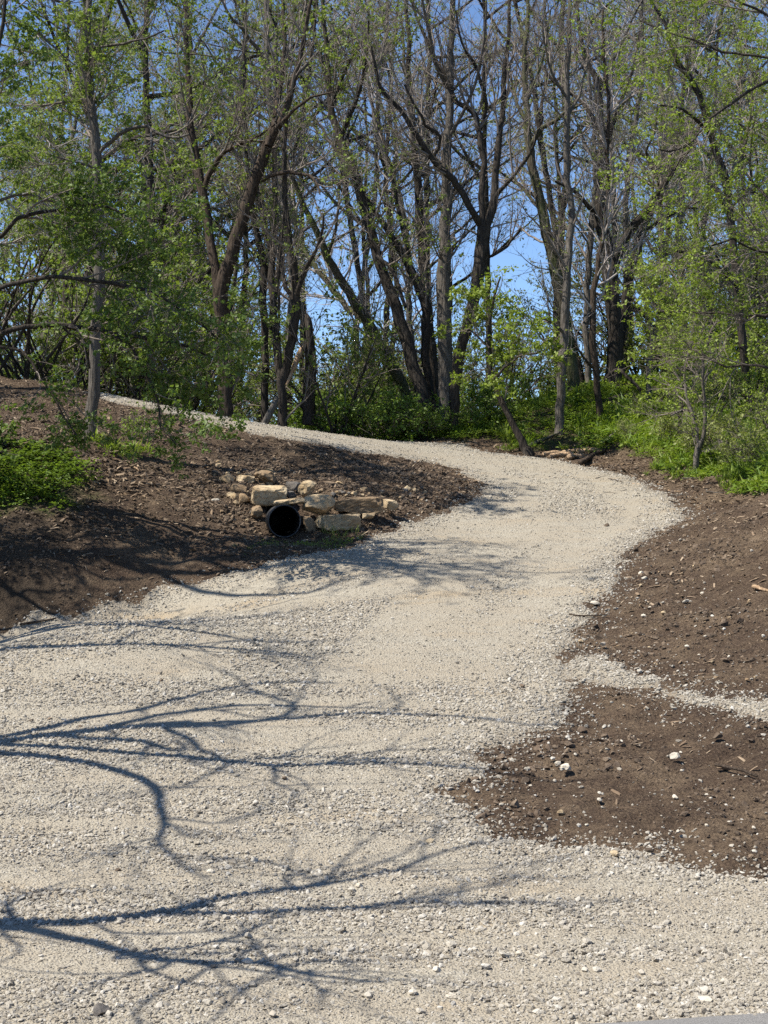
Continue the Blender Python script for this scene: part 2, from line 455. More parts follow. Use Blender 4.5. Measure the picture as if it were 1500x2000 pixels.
hole &= GZ.ravel()[quads].max(1) > PIPE[2] - np.sqrt(np.maximum(.29 ** 2 - (cxm[0] - PIPE[0] + (cxm[1] - 27) * PT) ** 2, 0)) + .0
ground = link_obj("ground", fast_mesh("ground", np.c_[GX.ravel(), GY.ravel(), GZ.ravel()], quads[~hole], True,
                  {"green": green.ravel(), "bank_shade": bank_shade.ravel()}), None, M_GROUND)
tag(ground, kind="structure")

# sheet of crushed stone, 0.1 m cells, dipping under the soil along its ragged edge
rx, ry = np.arange(-12, 9, .08), np.arange(8.25, 47, .08)
RX, RY = np.meshgrid(rx, ry)
rs = gsdf(RX, RY)
def road_z(X, Y, s):
    return base_h(X, Y).reshape(np.shape(X)) + rough_h(X, Y, s) - .012 + np.clip(s * .16, -.035, .028) + (fbm(X * 5, Y * 5, 41, 3) - .5) * .018
RZ = road_z(RX, RY, rs)
ridx = np.arange(RX.size).reshape(RX.shape)
rq = np.stack([ridx[:-1, :-1], ridx[:-1, 1:], ridx[1:, 1:], ridx[1:, :-1]], -1).reshape(-1, 4)
rq = rq[(rs.ravel()[rq] > -.12).all(1)]
used = np.unique(rq); remap = np.zeros(RX.size, int); remap[used] = np.arange(len(used))
soil = np.clip(sstep(.25, -.05, rs) * .7, 0, 1).ravel()[used]
road = link_obj("gravel_road", fast_mesh("gravel_road", np.c_[RX.ravel(), RY.ravel(), RZ.ravel()][used], remap[rq], True, {"soil": soil}), None, M_BED)
tag(road, kind="structure")

# the paved road the driveway joins: only its edge reaches the corner of the view
N_ = NT("asphalt"); c_ = N_.coord()
M_ASPH = N_.surf(N_.ramp(N_.noise(c_, 120, 4, .7), [(.35, (.09, .088, .084)), (.65, (.24, .23, .215))]), .9, N_.bump(N_.noise(c_, 160, 3, .6), .4, .006), .2)
ax, ay = np.arange(-60, 60.1, .5), np.linspace(4.2, 9.0, 14)
AX, AY = np.meshgrid(ax, ay)
edge = 9.0 + .17 * (AX - 2.15) + (fbm(AX * 2.5, AX * 0 + 3, 51) - .5) * .10
edge = np.clip(edge, 6.5, 9.35)
AYY = 4.2 + (AY - 4.2) / 4.8 * (edge - 4.2)
ai = np.arange(AX.size).reshape(AX.shape)
aq = np.stack([ai[:-1, :-1], ai[:-1, 1:], ai[1:, 1:], ai[1:, :-1]], -1).reshape(-1, 4)
hz = base_h(AX, AYY).reshape(AX.shape)
tag(link_obj("paved_road", fast_mesh("paved_road", np.c_[AX.ravel(), AYY.ravel(), (hz + .045).ravel()], aq, True), None, M_ASPH), kind="structure")

def ground_z(x, y):
    x = np.atleast_1d(np.asarray(x, float)); y = np.atleast_1d(np.asarray(y, float))
    s = gsdf(x, y)
    z = base_h(x, y) + rough_h(x, y, s) - .012
    return np.where(s > -.02, np.maximum(z, road_z(x, y, s)), z), s

# ------------------------------------------------------------------ scattered small stuff (one object each, thousands of pieces)
HID = bpy.data.collections.new("small_piece_shapes")
def rock_verts(seed, power=2.0, cuts=7, sub=2, noise=.05, cutd=(.62, .92)):
    r = np.random.default_rng(seed)
    bm = bmesh.new(); bmesh.ops.create_icosphere(bm, subdivisions=sub, radius=1)
    V = np.array([v.co[:] for v in bm.verts]); F = np.array([[v.index for v in f.verts] for f in bm.faces]); bm.free()
    V = V / (np.abs(V) ** power).sum(1, keepdims=True) ** (1 / power)
    for _ in range(cuts):
        n = r.normal(size=3); n /= np.linalg.norm(n); d = r.uniform(*cutd) * (V @ n).max()
        e = np.maximum(V @ n - d, 0); V = V - e[:, None] * n
    V += r.normal(size=V.shape) * noise * .4
    ph = r.uniform(0, 6, (3, 3))
    V += noise * np.c_[np.sin(V[:, 1] * 4 + ph[0, 0]) , np.sin(V[:, 2] * 4 + ph[0, 1]), np.sin(V[:, 0] * 4 + ph[0, 2])] * .6
    return V, F
def proto(name, V, F, mat, smooth=False, attrs=None):
    me = fast_mesh(name, V, F, smooth, attrs); me.materials.append(mat)
    o = bpy.data.objects.new(name, me); HID.objects.link(o); return o
def scatter(name, pts, rot, scl, which, protos, label, cat):
    me = bpy.data.meshes.new(name)
    n = len(pts); me.vertices.add(n); me.vertices.foreach_set("co", np.ascontiguousarray(pts, np.float32).ravel())
    for k, a in (("rot", rot), ("scl", scl)):
        t = me.attributes.new(k, 'FLOAT_VECTOR', 'POINT'); t.data.foreach_set("vector", np.ascontiguousarray(a, np.float32).ravel())
    t = me.attributes.new("which", 'INT', 'POINT'); t.data.foreach_set("value", np.ascontiguousarray(which, np.int32))
    col = bpy.data.collections.new(name + "_shapes")
    for i, p in enumerate(protos):
        p.name = "%s_shape_%02d" % (name, i); col.objects.link(p)
    o = link_obj(name, me)
    g = bpy.data.node_groups.new(name, 'GeometryNodeTree')
    g.interface.new_socket("Geometry", in_out='INPUT', socket_type='NodeSocketGeometry')
    g.interface.new_socket("Geometry", in_out='OUTPUT', socket_type='NodeSocketGeometry')
    gi, go = g.nodes.new("NodeGroupInput"), g.nodes.new("NodeGroupOutput")
    ip = g.nodes.new("GeometryNodeInstanceOnPoints"); ci = g.nodes.new("GeometryNodeCollectionInfo")
    ci.inputs["Collection"].default_value = col; ci.inputs["Separate Children"].default_value = True; ci.inputs["Reset Children"].default_value = True
    def na(nm, ty):
        x = g.nodes.new("GeometryNodeInputNamedAttribute"); x.data_type = ty; x.inputs["Name"].default_value = nm
        return x.outputs["Attribute"]
    g.links.new(gi.outputs[0], ip.inputs["Points"]); g.links.new(ci.outputs[0], ip.inputs["Instance"])
    ip.inputs["Pick Instance"].default_value = True
    g.links.new(na("which", 'INT'), ip.inputs["Instance Index"])
    e2r = g.nodes.new("FunctionNodeEulerToRotation"); g.links.new(na("rot", 'FLOAT_VECTOR'), e2r.inputs[0])
    g.links.new(e2r.outputs[0], ip.inputs["Rotation"]); g.links.new(na("scl", 'FLOAT_VECTOR'), ip.inputs["Scale"])
    g.links.new(ip.outputs[0], go.inputs[0])
    md = o.modifiers.new("pieces", 'NODES'); md.node_group = g
    tag(o, label, cat, kind="stuff")
    return o

def frustum_xy(n, y0, y1, pad=1.2, power=1.0):
    y = y0 + (y1 - y0) * rng.random(n) ** power
    w = 750 / FPX * y + pad
    return (rng.random(n) * 2 - 1) * w, y
def frustum_area(y0, y1, pad=1.2):
    return (750 / FPX * (y0 + y1) / 2 + pad) * 2 * (y1 - y0)

# gravel chips
GP, GS = [], []
for y0, y1, dens in [(8.0, 11, 2500), (11, 15, 2000), (15, 20, 1350), (20, 26, 900), (26, 32, 560), (32, 41, 300)]:
    n = int(frustum_area(y0, y1) * dens)
    x, y = frustum_xy(n, y0, y1)
    s = gsdf(x, y)
    lanes = sstep(16, 21, y)                         # packed wheel tracks run along the bend, sideways on the apron
    coarse = fbm(x * .35, y * 1.5, 61, 4) * (1 - lanes) + fbm(s * 1.5, (x * .25 + y) * .22, 62, 4) * lanes
    coarse = sstep(.34, .60, coarse)
    edge_ = sstep(.9, .15, s)
    wob = (fbm(x * .5, y * .5, 64, 2) - .5) * .7
    trk = (np.exp(-((s + wob * .5 - .95) / .22) ** 2) + np.exp(-((s + wob * .5 - 2.25) / .26) ** 2)) * lanes
    trk += sum(np.exp(-((y + wob - q) / .20) ** 2) for q in (9.75, 10.55, 11.9, 13.4)) * (1 - lanes) * sstep(.42, .6, fbm(x * .3, y * 3, 65, 2) + .12)
    trk = np.clip(trk, 0, 1); coarse = coarse * (1 - .8 * trk)
    keepp = np.clip((.66 + .34 * np.maximum(coarse, edge_)) * (1 - .55 * trk), 0, 1)
    p = np.where(s > 0, keepp, np.where(x > 0, np.exp(s / .24) * .5, np.exp(s / .10) * .5) * (s > -2.2) + .010 * (x > 1) * (s > -6) * (y < 22))
    k = rng.random(n) < p
    k &= y > np.clip(9.0 + .17 * (x - 2.15), 6.5, 9.35) - .03 + (rng.random(n) < .12) * -.3
    x, y, s, cc = x[k], y[k], s[k], np.maximum(coarse, edge_)[k]
    size = np.exp(rng.normal(np.log(.0102), .44, len(x))) * (.66 + .58 * cc) * np.clip(.85 + y / 90, .9, 1.3)
    size = np.clip(size, .005, .036)
    z, _ = ground_z(x, y)
    GP.append(np.c_[x, y, z + size * .22]); GS.append(size)
GP, GS = np.concatenate(GP), np.concatenate(GS)
n = len(GP)
stones = []
for i in range(8):
    V, F = rock_verts(100 + i, 2.4, 8, 1, .06, (.55, .9)); stones.append(proto("chip", V * np.array([1.15, .9, .62]), F, M_GRAVEL))
scatter("gravel", GP, np.c_[rng.normal(0, .45, n), rng.normal(0, .45, n), rng.random(n) * 6.28], GS[:, None] * np.exp(rng.normal(0, .18, (n, 3))),
        rng.integers(0, 8, n), stones, "loose pale crushed limestone gravel covering the curving driveway", "gravel")
print("gravel chips", n)

# clods and crumbs of soil on the bare ground
x, y = frustum_xy(110000, 12, 37, 1.0, .8)
s = gsdf(x, y)
gmask = np.maximum(sdf(GREEN_R, x, y), sdf(GREEN_L, x, y))
lumpy = sstep(.35, .62, fbm(x * .9, y * .9, 71, 4))
emb = (y > 27) & (x < 3)
k = (s < -.05) & (gmask < .2) & ~((np.abs(x - PIPE[0] + (y - 27) * PT) < .38) & (y > 27) & (y < 28.5)) & (rng.random(len(x)) < .15 + .75 * lumpy)
x, y, emb, lumpy = x[k], y[k], emb[k], lumpy[k]
size = np.exp(rng.normal(np.log(.012), .6, len(x))) * np.where(emb, 1.4, 1.0) * (.7 + .6 * lumpy)
size = np.clip(size, .005, .075)
xr, yr = rng.uniform(-3.7, .6, 3000), rng.uniform(27.3, 30.2, 3000)      # rubble and soil packed round the culvert stones
kr = (gsdf(xr, yr) < -.2) & ~((np.abs(xr - PIPE[0] + (yr - 27) * PT) < .40) & (yr < 28.5))
x, y = np.r_[x, xr[kr]], np.r_[y, yr[kr]]; size = np.r_[size, np.clip(np.exp(rng.normal(np.log(.026), .45, kr.sum())), .01, .075)]
z, _ = ground_z(x, y); n = len(x)
clods = []
for i in range(6):
    V, F = rock_verts(200 + i, 2.0, 5, 1, .2, (.5, .9)); clods.append(proto("clod", V * np.array([1.2, .9, .6]), F, M_CLOD))
scatter("soil_clods", np.c_[x, y, z + size * .15], np.c_[rng.normal(0, .5, n), rng.normal(0, .5, n), rng.random(n) * 6.28], np.repeat(size[:, None], 3, 1),
        rng.integers(0, 6, n), clods, "crumbs and clods of brown soil on the bare banks", "soil")
# chips of wood and bark, pale against the soil
x, y = frustum_xy(60000, 13, 39, 1.0, .55)
s = gsdf(x, y); gm = sdf(GREEN_R, x, y)
cl = fbm(x * .7, y * .7, 81, 3)
k = (s < -.12) & (gm < 1.0) & (rng.random(len(x)) < sstep(.42, .7, cl) * np.where((x < 3.2) & (y > 26), 1, .35) + np.where((x < 3.2) & (y > 26), .25, .05)) & ~((np.abs(x - PIPE[0] + (y - 27) * PT) < .38) & (y > 27) & (y < 28.5))
x, y = x[k], y[k]; n = len(x); z, _ = ground_z(x, y)
size = np.exp(rng.normal(np.log(.026), .5, n))
ch = []
for i in range(4):
    V, F = rock_verts(300 + i, 5, 4, 1, .08, (.5, .9)); ch.append(proto("chip", V * np.array([1.3, .34, .12]), F, M_CHIP))
scatter("wood_chips", np.c_[x, y, z + .012], np.c_[rng.normal(0, .35, n), rng.normal(0, .35, n), rng.random(n) * 6.28], np.repeat(size[:, None], 3, 1),
        rng.integers(0, 4, n), ch, "tan wood chips and bark bits strewn over the embankment", "wood chips")

# dead leaves on the woodland floor and the banks
n = 26000
x, y = frustum_xy(n, 25, 52, 1.0)
gm = np.maximum(sdf(GREEN_R, x, y), sdf(GREEN_L, x, y)); s = gsdf(x, y)
k = (s < -.1) & (((gm > -1.2) & (rng.random(n) < .8)) | ((x < 2.5) & (rng.random(n) < .30)))
x, y = x[k], y[k]; z, _ = ground_z(x, y); m = len(x)
dl = []
M_DEAD = mat_stone("dead_leaf", [(0, (.10, .062, .034)), (.5, (.20, .135, .078)), (1, (.34, .255, .165))])
for i in range(3):
    r_ = np.random.default_rng(i + 3); w_ = r_.uniform(.3, .5)
    V = np.array([[-1, 0, .1], [0, -w_, .25 * r_.random()], [.1, 0, 0], [0, w_, .3 * r_.random()], [1, 0, .35 * r_.random()]])
    dl.append(proto("leaf", V, np.array([[0, 1, 2], [0, 2, 3], [2, 1, 4], [2, 4, 3]]), M_DEAD))
sz = np.exp(rng.normal(np.log(.045), .35, m))
scatter("dead_leaves", np.c_[x, y, z + .012], np.c_[rng.normal(0, .4, m), rng.normal(0, .4, m), rng.random(m) * 6.28], np.repeat(sz[:, None], 3, 1),
        rng.integers(0, 3, m), dl, "fallen brown leaves littering the woodland floor and banks", "dead leaves")

# ------------------------------------------------------------------ trees
def unit(v):
    return v / (np.linalg.norm(v, axis=-1, keepdims=True) + 1e-9)

def smooth_path(P, R, step=.35):
    """Catmull-Rom through traced points"""
    P, R = np.asarray(P, float), np.asarray(R, float)
    E = np.vstack([2 * P[0] - P[1], P, 2 * P[-1] - P[-2]])
    op, orr = [], []
    for i in range(len(P) - 1):
        p0, p1, p2, p3 = E[i:i + 4]
        m = max(2, int(np.linalg.norm(p2 - p1) / step))
        t = (np.arange(m) / m)[:, None]
        op.append(.5 * (2 * p1 + (p2 - p0) * t + (2 * p0 - 5 * p1 + 4 * p2 - p3) * t ** 2 + (3 * p1 - p0 - 3 * p2 + p3) * t ** 3))
        orr.append(R[i] + (R[i + 1] - R[i]) * t[:, 0])
    op.append(P[-1:]); orr.append(R[-1:])
    return np.vstack(op), np.concatenate(orr)

def tubes(P, R, sides):
    """P (N,k,3), R (N,k) -> verts, quad faces"""
    N, k, _ = P.shape
    T = unit(np.gradient(P, axis=1))
    mt = unit(T.mean(1))
    ref = np.where(np.abs(mt[:, 2:3]) < .75, np.array([[0, 0, 1.]]), np.array([[1., .2, 0]]))
    U = unit(np.cross(T, ref[:, None, :])); W = np.cross(T, U)
    a = np.arange(sides) / sides * 2 * np.pi
    V = P[:, :, None, :] + R[:, :, None, None] * (np.cos(a)[None, None, :, None] * U[:, :, None, :] + np.sin(a)[None, None, :, None] * W[:, :, None, :])
    base = (np.arange(N) * k * sides)[:, None, None] + (np.arange(k - 1) * sides)[None, :, None]
    j = np.arange(sides); j2 = (j + 1) % sides
    F = np.stack([base + j, base + j2, base + sides + j2, base + sides + j], -1).reshape(-1, 4)
    return V.reshape(-1, 3), F

class Geo:
    def __init__(self): self.V, self.F, self.n = [], [], 0
    def add(self, V, F):
        self.V.append(V); self.F.append(F + self.n); self.n += len(V)
    def mesh(self, name, smooth=True, attrs=None):
        return fast_mesh(name, np.concatenate(self.V), np.concatenate(self.F), smooth, attrs)

def limb_tube(geo, P, R, sides, r, lump=.10):
    V, F = tubes(P[None], R[None], sides)
    V = V.reshape(len(P), sides, 3)
    ph = r.uniform(0, 6, 4); th = np.arange(sides) / sides * 6.283; s = np.arange(len(P))[:, None]
    d = 1 + lump * (np.sin(th * 2 + ph[0] + s * .35) * .6 + np.sin(th * 3 + ph[1] - s * .5) * .5 + r.normal(0, .35, (len(P), sides)))
    V = P[:, None] + (V - P[:, None]) * d[..., None]
    geo.add(V.reshape(-1, 3), F)

def children(PL, RL, n, r, length, angle=(.5, 1.1), up=.10, k=6, wander=.16, rfac=.62, trange=(.15, 1.0), rmin=.0025, lenfall=.55, weights=None, droop=0.0, taper=.25, thick=.016):
    """grow n branches from a list of parent paths; returns P (n,k,3), R (n,k)"""
    L = np.array([np.linalg.norm(np.diff(p, axis=0), axis=1).sum() for p in PL])
    w = L if weights is None else weights
    pi = r.choice(len(PL), n, p=w / w.sum())
    t = trange[0] + (trange[1] - trange[0]) * r.random(n)
    pos, tan, rad = np.empty((n, 3)), np.empty((n, 3)), np.empty(n)
    if isinstance(PL, np.ndarray):
        kk = PL.shape[1] - 1; f = t * kk; i0 = np.minimum(f.astype(int), kk - 1); fr = (f - i0)[:, None]
        a, b = PL[pi, i0], PL[pi, i0 + 1]
        pos, tan = a + (b - a) * fr, unit(b - a); rad = RL[pi, i0] + (RL[pi, i0 + 1] - RL[pi, i0]) * fr[:, 0]
    else:
        for i in range(n):
            p, q = PL[pi[i]], RL[pi[i]]; f = t[i] * (len(p) - 1); j = min(int(f), len(p) - 2); u = f - j
            pos[i] = p[j] + (p[j + 1] - p[j]) * u; tan[i] = unit(p[j + 1] - p[j]); rad[i] = q[j] + (q[j + 1] - q[j]) * u
    pr = unit(np.cross(tan, r.normal(size=(n, 3))))
    th = r.uniform(*angle, n)[:, None]
    d = unit(np.cos(th) * tan + np.sin(th) * pr + np.array([0, 0, up * 1.5]))
    ln = r.uniform(*length, n) * (1 - lenfall * t)
    out = np.empty((n, k, 3)); out[:, 0] = pos
    for j in range(1, k):
        d = unit(d + r.normal(size=(n, 3)) * wander + np.array([0, 0, up - droop * j / k]))
        out[:, j] = out[:, j - 1] + d * (ln / (k - 1))[:, None]
    r0 = np.maximum(np.minimum(rad * rfac, ln * thick + .002), rmin)
    R = r0[:, None] * (1 - (1 - taper) * np.arange(k) / (k - 1))[None]
    return out, R

def leaf_geo(P, n, r, size, trange=(.55, 1.0), spread=.085, flat=.55, bunch=6, droopy=.35):
    """n leaves in bunches along twigs P: each a folded blade of two triangles"""
    m = max(1, n // bunch); pi = r.integers(0, len(P), m); kk = P.shape[1] - 1
    f = (trange[0] + (trange[1] - trange[0]) * r.random(m)) * kk; i0 = np.minimum(f.astype(int), kk - 1)
    c = P[pi, i0] + (P[pi, i0 + 1] - P[pi, i0]) * (f - i0)[:, None]
    tint_b = r.random(m)
    c = np.repeat(c, bunch, 0); n = len(c)
    out = unit(r.normal(size=(n, 3)) * np.array([1, 1, .5]))
    base = c + out * r.random((n, 1)) * spread
    d = unit(out + np.array([0, 0, -droopy]) + r.normal(size=(n, 3)) * .4)
    nrm = unit(r.normal(size=(n, 3)) * (1 - flat) + np.array([0, 0, flat]))
    side = unit(np.cross(d, nrm)); nrm = np.cross(side, d)
    s = (size * np.exp(np.clip(r.normal(0, .36, n), -.9, .55)))[:, None]
    v0, v2 = base, base + d * s - nrm * s * .15
    mid = base + d * s * .48 + nrm * s * .05
    w = s * r.uniform(.26, .42, (n, 1))
    V = np.stack([v0, mid + side * w - nrm * s * .06, v2, mid - side * w - nrm * s * .06], 1).reshape(-1, 3)
    b = np.arange(n) * 4
    F = np.stack([b, b + 1, b + 2, b + 3], 1)
    tint = np.clip(np.repeat(tint_b, bunch) * .6 + r.random(n) * .4 + r.normal(0, .08, n), 0, 1)
    return V, F, np.repeat(tint, 4)

LEAFMUL = 2.0
def make_tree(name, label, limbs, seed, bark=None, twig=None, leafmat=None, n1=26, n2=150, n3=800, leaves=1500, leafsize=.075,
              group=None, L1=(1.6, 3.6), L2=(.8, 1.9), L3=(.35, .9), up=.10, cat="tree", leafr=None, trange1=(.3, 1.0), base=None, droop=0.0, spread=.10, extra=None, sides=10, wander1=.17, thick1=.016):
    """limbs: list of (points, radii) in world space; the first one is the trunk"""
    if leafmat is M_LEAF_O: n2, n3 = int(n2 * .85), int(n3 * .75)
    r = np.random.default_rng(seed)
    bark, twig, leafmat = bark or M_BARK, twig or M_TWIG, leafmat or M_LEAF
    o = np.array(limbs[0][0][0]) if base is None else np.array(base)
    root = empty(name, tuple(o), label, cat, group)
    g, paths, rads = Geo(), [], []
    for i, (p, q) in enumerate(limbs):
        P, R = smooth_path(np.array(p) - o, q)
        P[1:-1] += r.normal(0, .018, (len(P) - 2, 3))
        limb_tube(g, P, R, sides if i == 0 else 8, r)
        paths.append(P); rads.append(R)
    link_obj("trunk", g.mesh("trunk"), root, bark)
    wts = np.array([np.linalg.norm(np.diff(p, axis=0), axis=1).sum() * (.6 if i == 0 and len(paths) > 2 else 1) for i, p in enumerate(paths)])
    A, RA = children(paths, rads, n1, r, L1, (.45, 1.15), up, 7, wander1, .6, trange1, weights=wts, droop=droop, thick=thick1)
    B, RB = children(A, RA, n2, r, L2, (.4, 1.1), up * .8, 5, .18, .7, (.12, 1.0), rmin=.004, droop=droop, thick=.011)
    src = np.concatenate([B, A[:, 2:7]], 0); rs_ = np.concatenate([RB, RA[:, 2:7]], 0)
    C, RC = children(src, rs_, n3, r, L3, (.35, 1.05), up * .7, 4, .22, .7, (.1, 1.0), rmin=.0025, droop=droop, taper=.45, thick=.0055)
    g2 = Geo()
    g2.add(*tubes(A, RA, 6)); g2.add(*tubes(B, RB, 4)); g2.add(*tubes(C, RC, 3))
    tag(link_obj("branches", g2.mesh("branches"), root, twig), kind="stuff")
    if leaves:
        V, F, t = leaf_geo(C, int(leaves * LEAFMUL), r, leafsize * .9, spread=spread * .8)
        tag(link_obj("crown", fast_mesh("crown", V, F, False, {"tint": t}), root, leafmat), kind="stuff")
    return root

def trace(pts, d, drift=0.0, base_on_ground=False, wscale=1.0):
    """pts: (px, py, width px) up a limb; d: distance; drift: how much farther (+) or nearer (-) the tip is"""
    out, rad = [], []
    for i, q in enumerate(pts):
        dd = d + drift * i / max(1, len(pts) - 1)
        out.append(at(q[0], q[1], dd)); rad.append(q[2] / FPX * dd * .5 * wscale)
    if base_on_ground:
        b = out[0]; z = float(ground_z(b[0], b[1])[0][0])
        flare = rad[0]
        zz = min(z, b[2] - .05)
        out.insert(0, np.array([b[0], b[1], zz + .22])) if b[2] - zz > .5 else None
        if b[2] - zz > .5: rad.insert(0, flare * 1.12)
        out.insert(0, np.array([b[0], b[1], zz - .12])); rad.insert(0, flare * 1.7)
        if b[2] - z > .8:
            pass
    return out, rad

WOODS = "trees along the edge of the woods"
# -- the tall leafy tree on the left bank
make_tree("leafy_tree", "tall slim leafy tree on the left bank, its pale lower trunk bare like a post",
          [trace([(176, 858, 25), (181, 800, 24), (185, 700, 22), (192, 600, 22), (193, 450, 20), (190, 350, 19), (183, 250, 18), (176, 180, 16), (172, 90, 14), (172, 0, 12), (176, -110, 8), (180, -200, 5)], 29.4, 0, True),
           trace([(193, 300, 9), (215, 275, 9), (250, 255, 8), (285, 250, 7), (330, 268, 6), (370, 262, 4)], 29.4, -1.0),
           trace([(184, 205, 7), (160, 195, 6), (120, 200, 5), (80, 208, 4)], 29.4, .8),
           trace([(174, 95, 7), (220, 88, 6), (260, 83, 5), (320, 60, 3)], 29.4, -1.2),
           trace([(188, 330, 6), (165, 320, 5), (140, 315, 3), (90, 300, 3)], 29.4, -1.0),
           trace([(178, 160, 7), (140, 100, 6), (120, 40, 5), (90, -40, 4)], 29.4, 1.2)],
          11, M_BARK_G, M_TWIG, M_LEAF, 44, 300, 1700, 10000, .066, WOODS, L1=(1.6, 3.4), trange1=(.56, 1))
# -- big forked trunk
make_tree("forked_tree", "thick dark tree forking low into two stout limbs beside the upper road",
          [trace([(441, 800, 31), (438, 720, 29), (434, 640, 29), (431, 565, 30)], 40, 0, True),
           trace([(432, 570, 27), (450, 505, 24), (466, 450, 24), (482, 400, 24), (497, 355, 24), (510, 318, 24), (522, 285, 21), (538, 255, 16), (556, 225, 13), (575, 160, 11), (590, 90, 9), (605, 20, 7), (612, -60, 5)], 40, -1.2),
           trace([(430, 575, 22), (421, 525, 19), (410, 470, 18), (403, 410, 17), (392, 360, 17), (383, 315, 17), (373, 260, 15), (370, 190, 13), (364, 100, 11), (362, 0, 9), (356, -90, 6)], 40, 1.5),
           trace([(398, 385, 10), (408, 345, 10), (428, 308, 9), (452, 288, 8), (480, 280, 7), (510, 262, 5), (540, 240, 4)], 40.7, -1.5),
           trace([(512, 352, 9), (535, 340, 8), (565, 335, 8), (595, 340, 7), (615, 352, 5), (625, 380, 3)], 39.2, -1),
           trace([(522, 285, 12), (540, 215, 11), (552, 140, 9), (555, 60, 8), (550, -40, 5)], 39.2, 1),
           trace([(540, 250, 8), (575, 215, 6), (610, 190, 5), (650, 180, 3)], 38.9, -1)],
          12, M_BARK_B, M_TWIG, M_LEAF, 46, 300, 1500, 2600, .075, WOODS)
# -- twin straight stems
make_tree("slender_tree", "straight slender tree between the thick forked tree and the leaning clump",
          [trace([(516, 812, 16), (517, 720, 15), (515, 620, 15), (513, 560, 15), (516, 520, 14), (506, 480, 12), (498, 440, 11), (488, 380, 9), (482, 300, 8), (478, 200, 7), (476, 80, 5)], 41, 0, True),
           trace([(514, 550, 10), (530, 510, 10), (522, 460, 10), (511, 415, 9), (503, 370, 7), (500, 300, 5)], 41, 1.0)],
          13, M_BARK, M_TWIG, M_LEAF_O, 26, 170, 1000, 900, .06, WOODS)
make_tree("clump_tree", "clump of dark stems rising from one base next to the splintered stump",
          [trace([(551, 822, 20), (551, 770, 18), (550, 735, 17)], 40, 0, True),
           trace([(549, 745, 13), (539, 690, 13), (535, 620, 13), (531, 550, 15), (534, 480, 13), (537, 400, 11), (537, 330, 10), (537, 250, 8), (541, 150, 7), (540, 40, 5)], 40, 1.5),
           trace([(553, 750, 16), (562, 705, 17), (572, 665, 18), (577, 610, 18), (579, 565, 17), (572, 515, 15), (564, 455, 13), (558, 390, 11), (556, 310, 9), (560, 220, 7)], 40, -1),
           trace([(580, 575, 10), (594, 535, 9), (606, 508, 8), (625, 470, 6), (632, 420, 4)], 39.5, -1),
           trace([(575, 600, 9), (560, 560, 9), (548, 520, 8), (540, 480, 6)], 39.5, .8),
           trace([(549, 720, 6), (545, 650, 6), (544, 580, 5), (548, 480, 4), (556, 400, 3)], 39.7, -.5)],
          14, M_BARK, M_TWIG, M_LEAF, 34, 220, 1200, 1300, .07, WOODS)
# -- strongly leaning pair
make_tree("leaning_tree", "mossy tree leaning far to the left with a second limb parallel to it",
          [trace([(792, 782, 25), (775, 730, 24), (751, 692, 23), (728, 648, 22), (708, 614, 19), (690, 586, 17), (670, 556, 16), (650, 522, 15), (630, 480, 14), (604, 425, 12), (585, 380, 10), (565, 330, 8), (550, 270, 6)], 44, -1.5, True),
           trace([(712, 628, 12), (695, 612, 12), (677, 601, 12), (650, 567, 11), (622, 530, 10), (598, 495, 9), (578, 445, 8), (570, 400, 6), (556, 360, 4)], 43.6, 1.5),
           trace([(640, 500, 7), (655, 450, 6), (660, 400, 5), (668, 340, 4)], 43, -1)],
          15, M_BARK_M, M_TWIG_G, M_LEAF_O, 34, 220, 1200, 900, .06, WOODS)
make_tree("leaning_tree", "dark thick trunk slanting left above the green shrubs, limbs high up",
          [trace([(832, 800, 25), (815, 740, 24), (800, 690, 23), (782, 625, 23), (766, 582, 22), (750, 540, 22), (736, 500, 21), (722, 445, 20), (706, 388, 19), (687, 332, 18), (666, 278, 16), (650, 225, 13), (640, 150, 11), (634, 60, 9), (630, -50, 6)], 41.5, 1.5, True),
           trace([(664, 275, 10), (680, 230, 9), (700, 180, 7), (715, 120, 6), (720, 40, 4)], 42.8, -1.5),
           trace([(690, 340, 9), (660, 300, 7), (640, 270, 6), (620, 240, 5), (600, 225, 3)], 42.6, 1.2),
           trace([(736, 500, 9), (760, 520, 8), (780, 560, 8), (792, 600, 7)], 41.8, -1.0),
           trace([(648, 215, 8), (670, 150, 7), (700, 90, 6), (735, 50, 4)], 43, -1)],
          16, M_BARK, M_TWIG, M_LEAF, 42, 270, 1500, 3000, .08, WOODS)
make_tree("leaning_tree", "thinner dark trunk bent left that touches the slanting thick trunk",
          [trace([(850, 812, 18), (840, 760, 17), (829, 690, 17), (834, 610, 18), (822, 568, 18), (803, 527, 16), (785, 495, 15), (768, 467, 14), (742, 427, 12), (719, 396, 11), (700, 360, 8), (685, 300, 6)], 42.5, .8, True),
           trace([(803, 527, 9), (795, 480, 9), (780, 420, 8), (768, 350, 7), (750, 280, 5), (735, 200, 4)], 42.9, 1.5)],
          17, M_BARK, M_TWIG, M_LEAF_O, 24, 160, 900, 500, .06, WOODS)
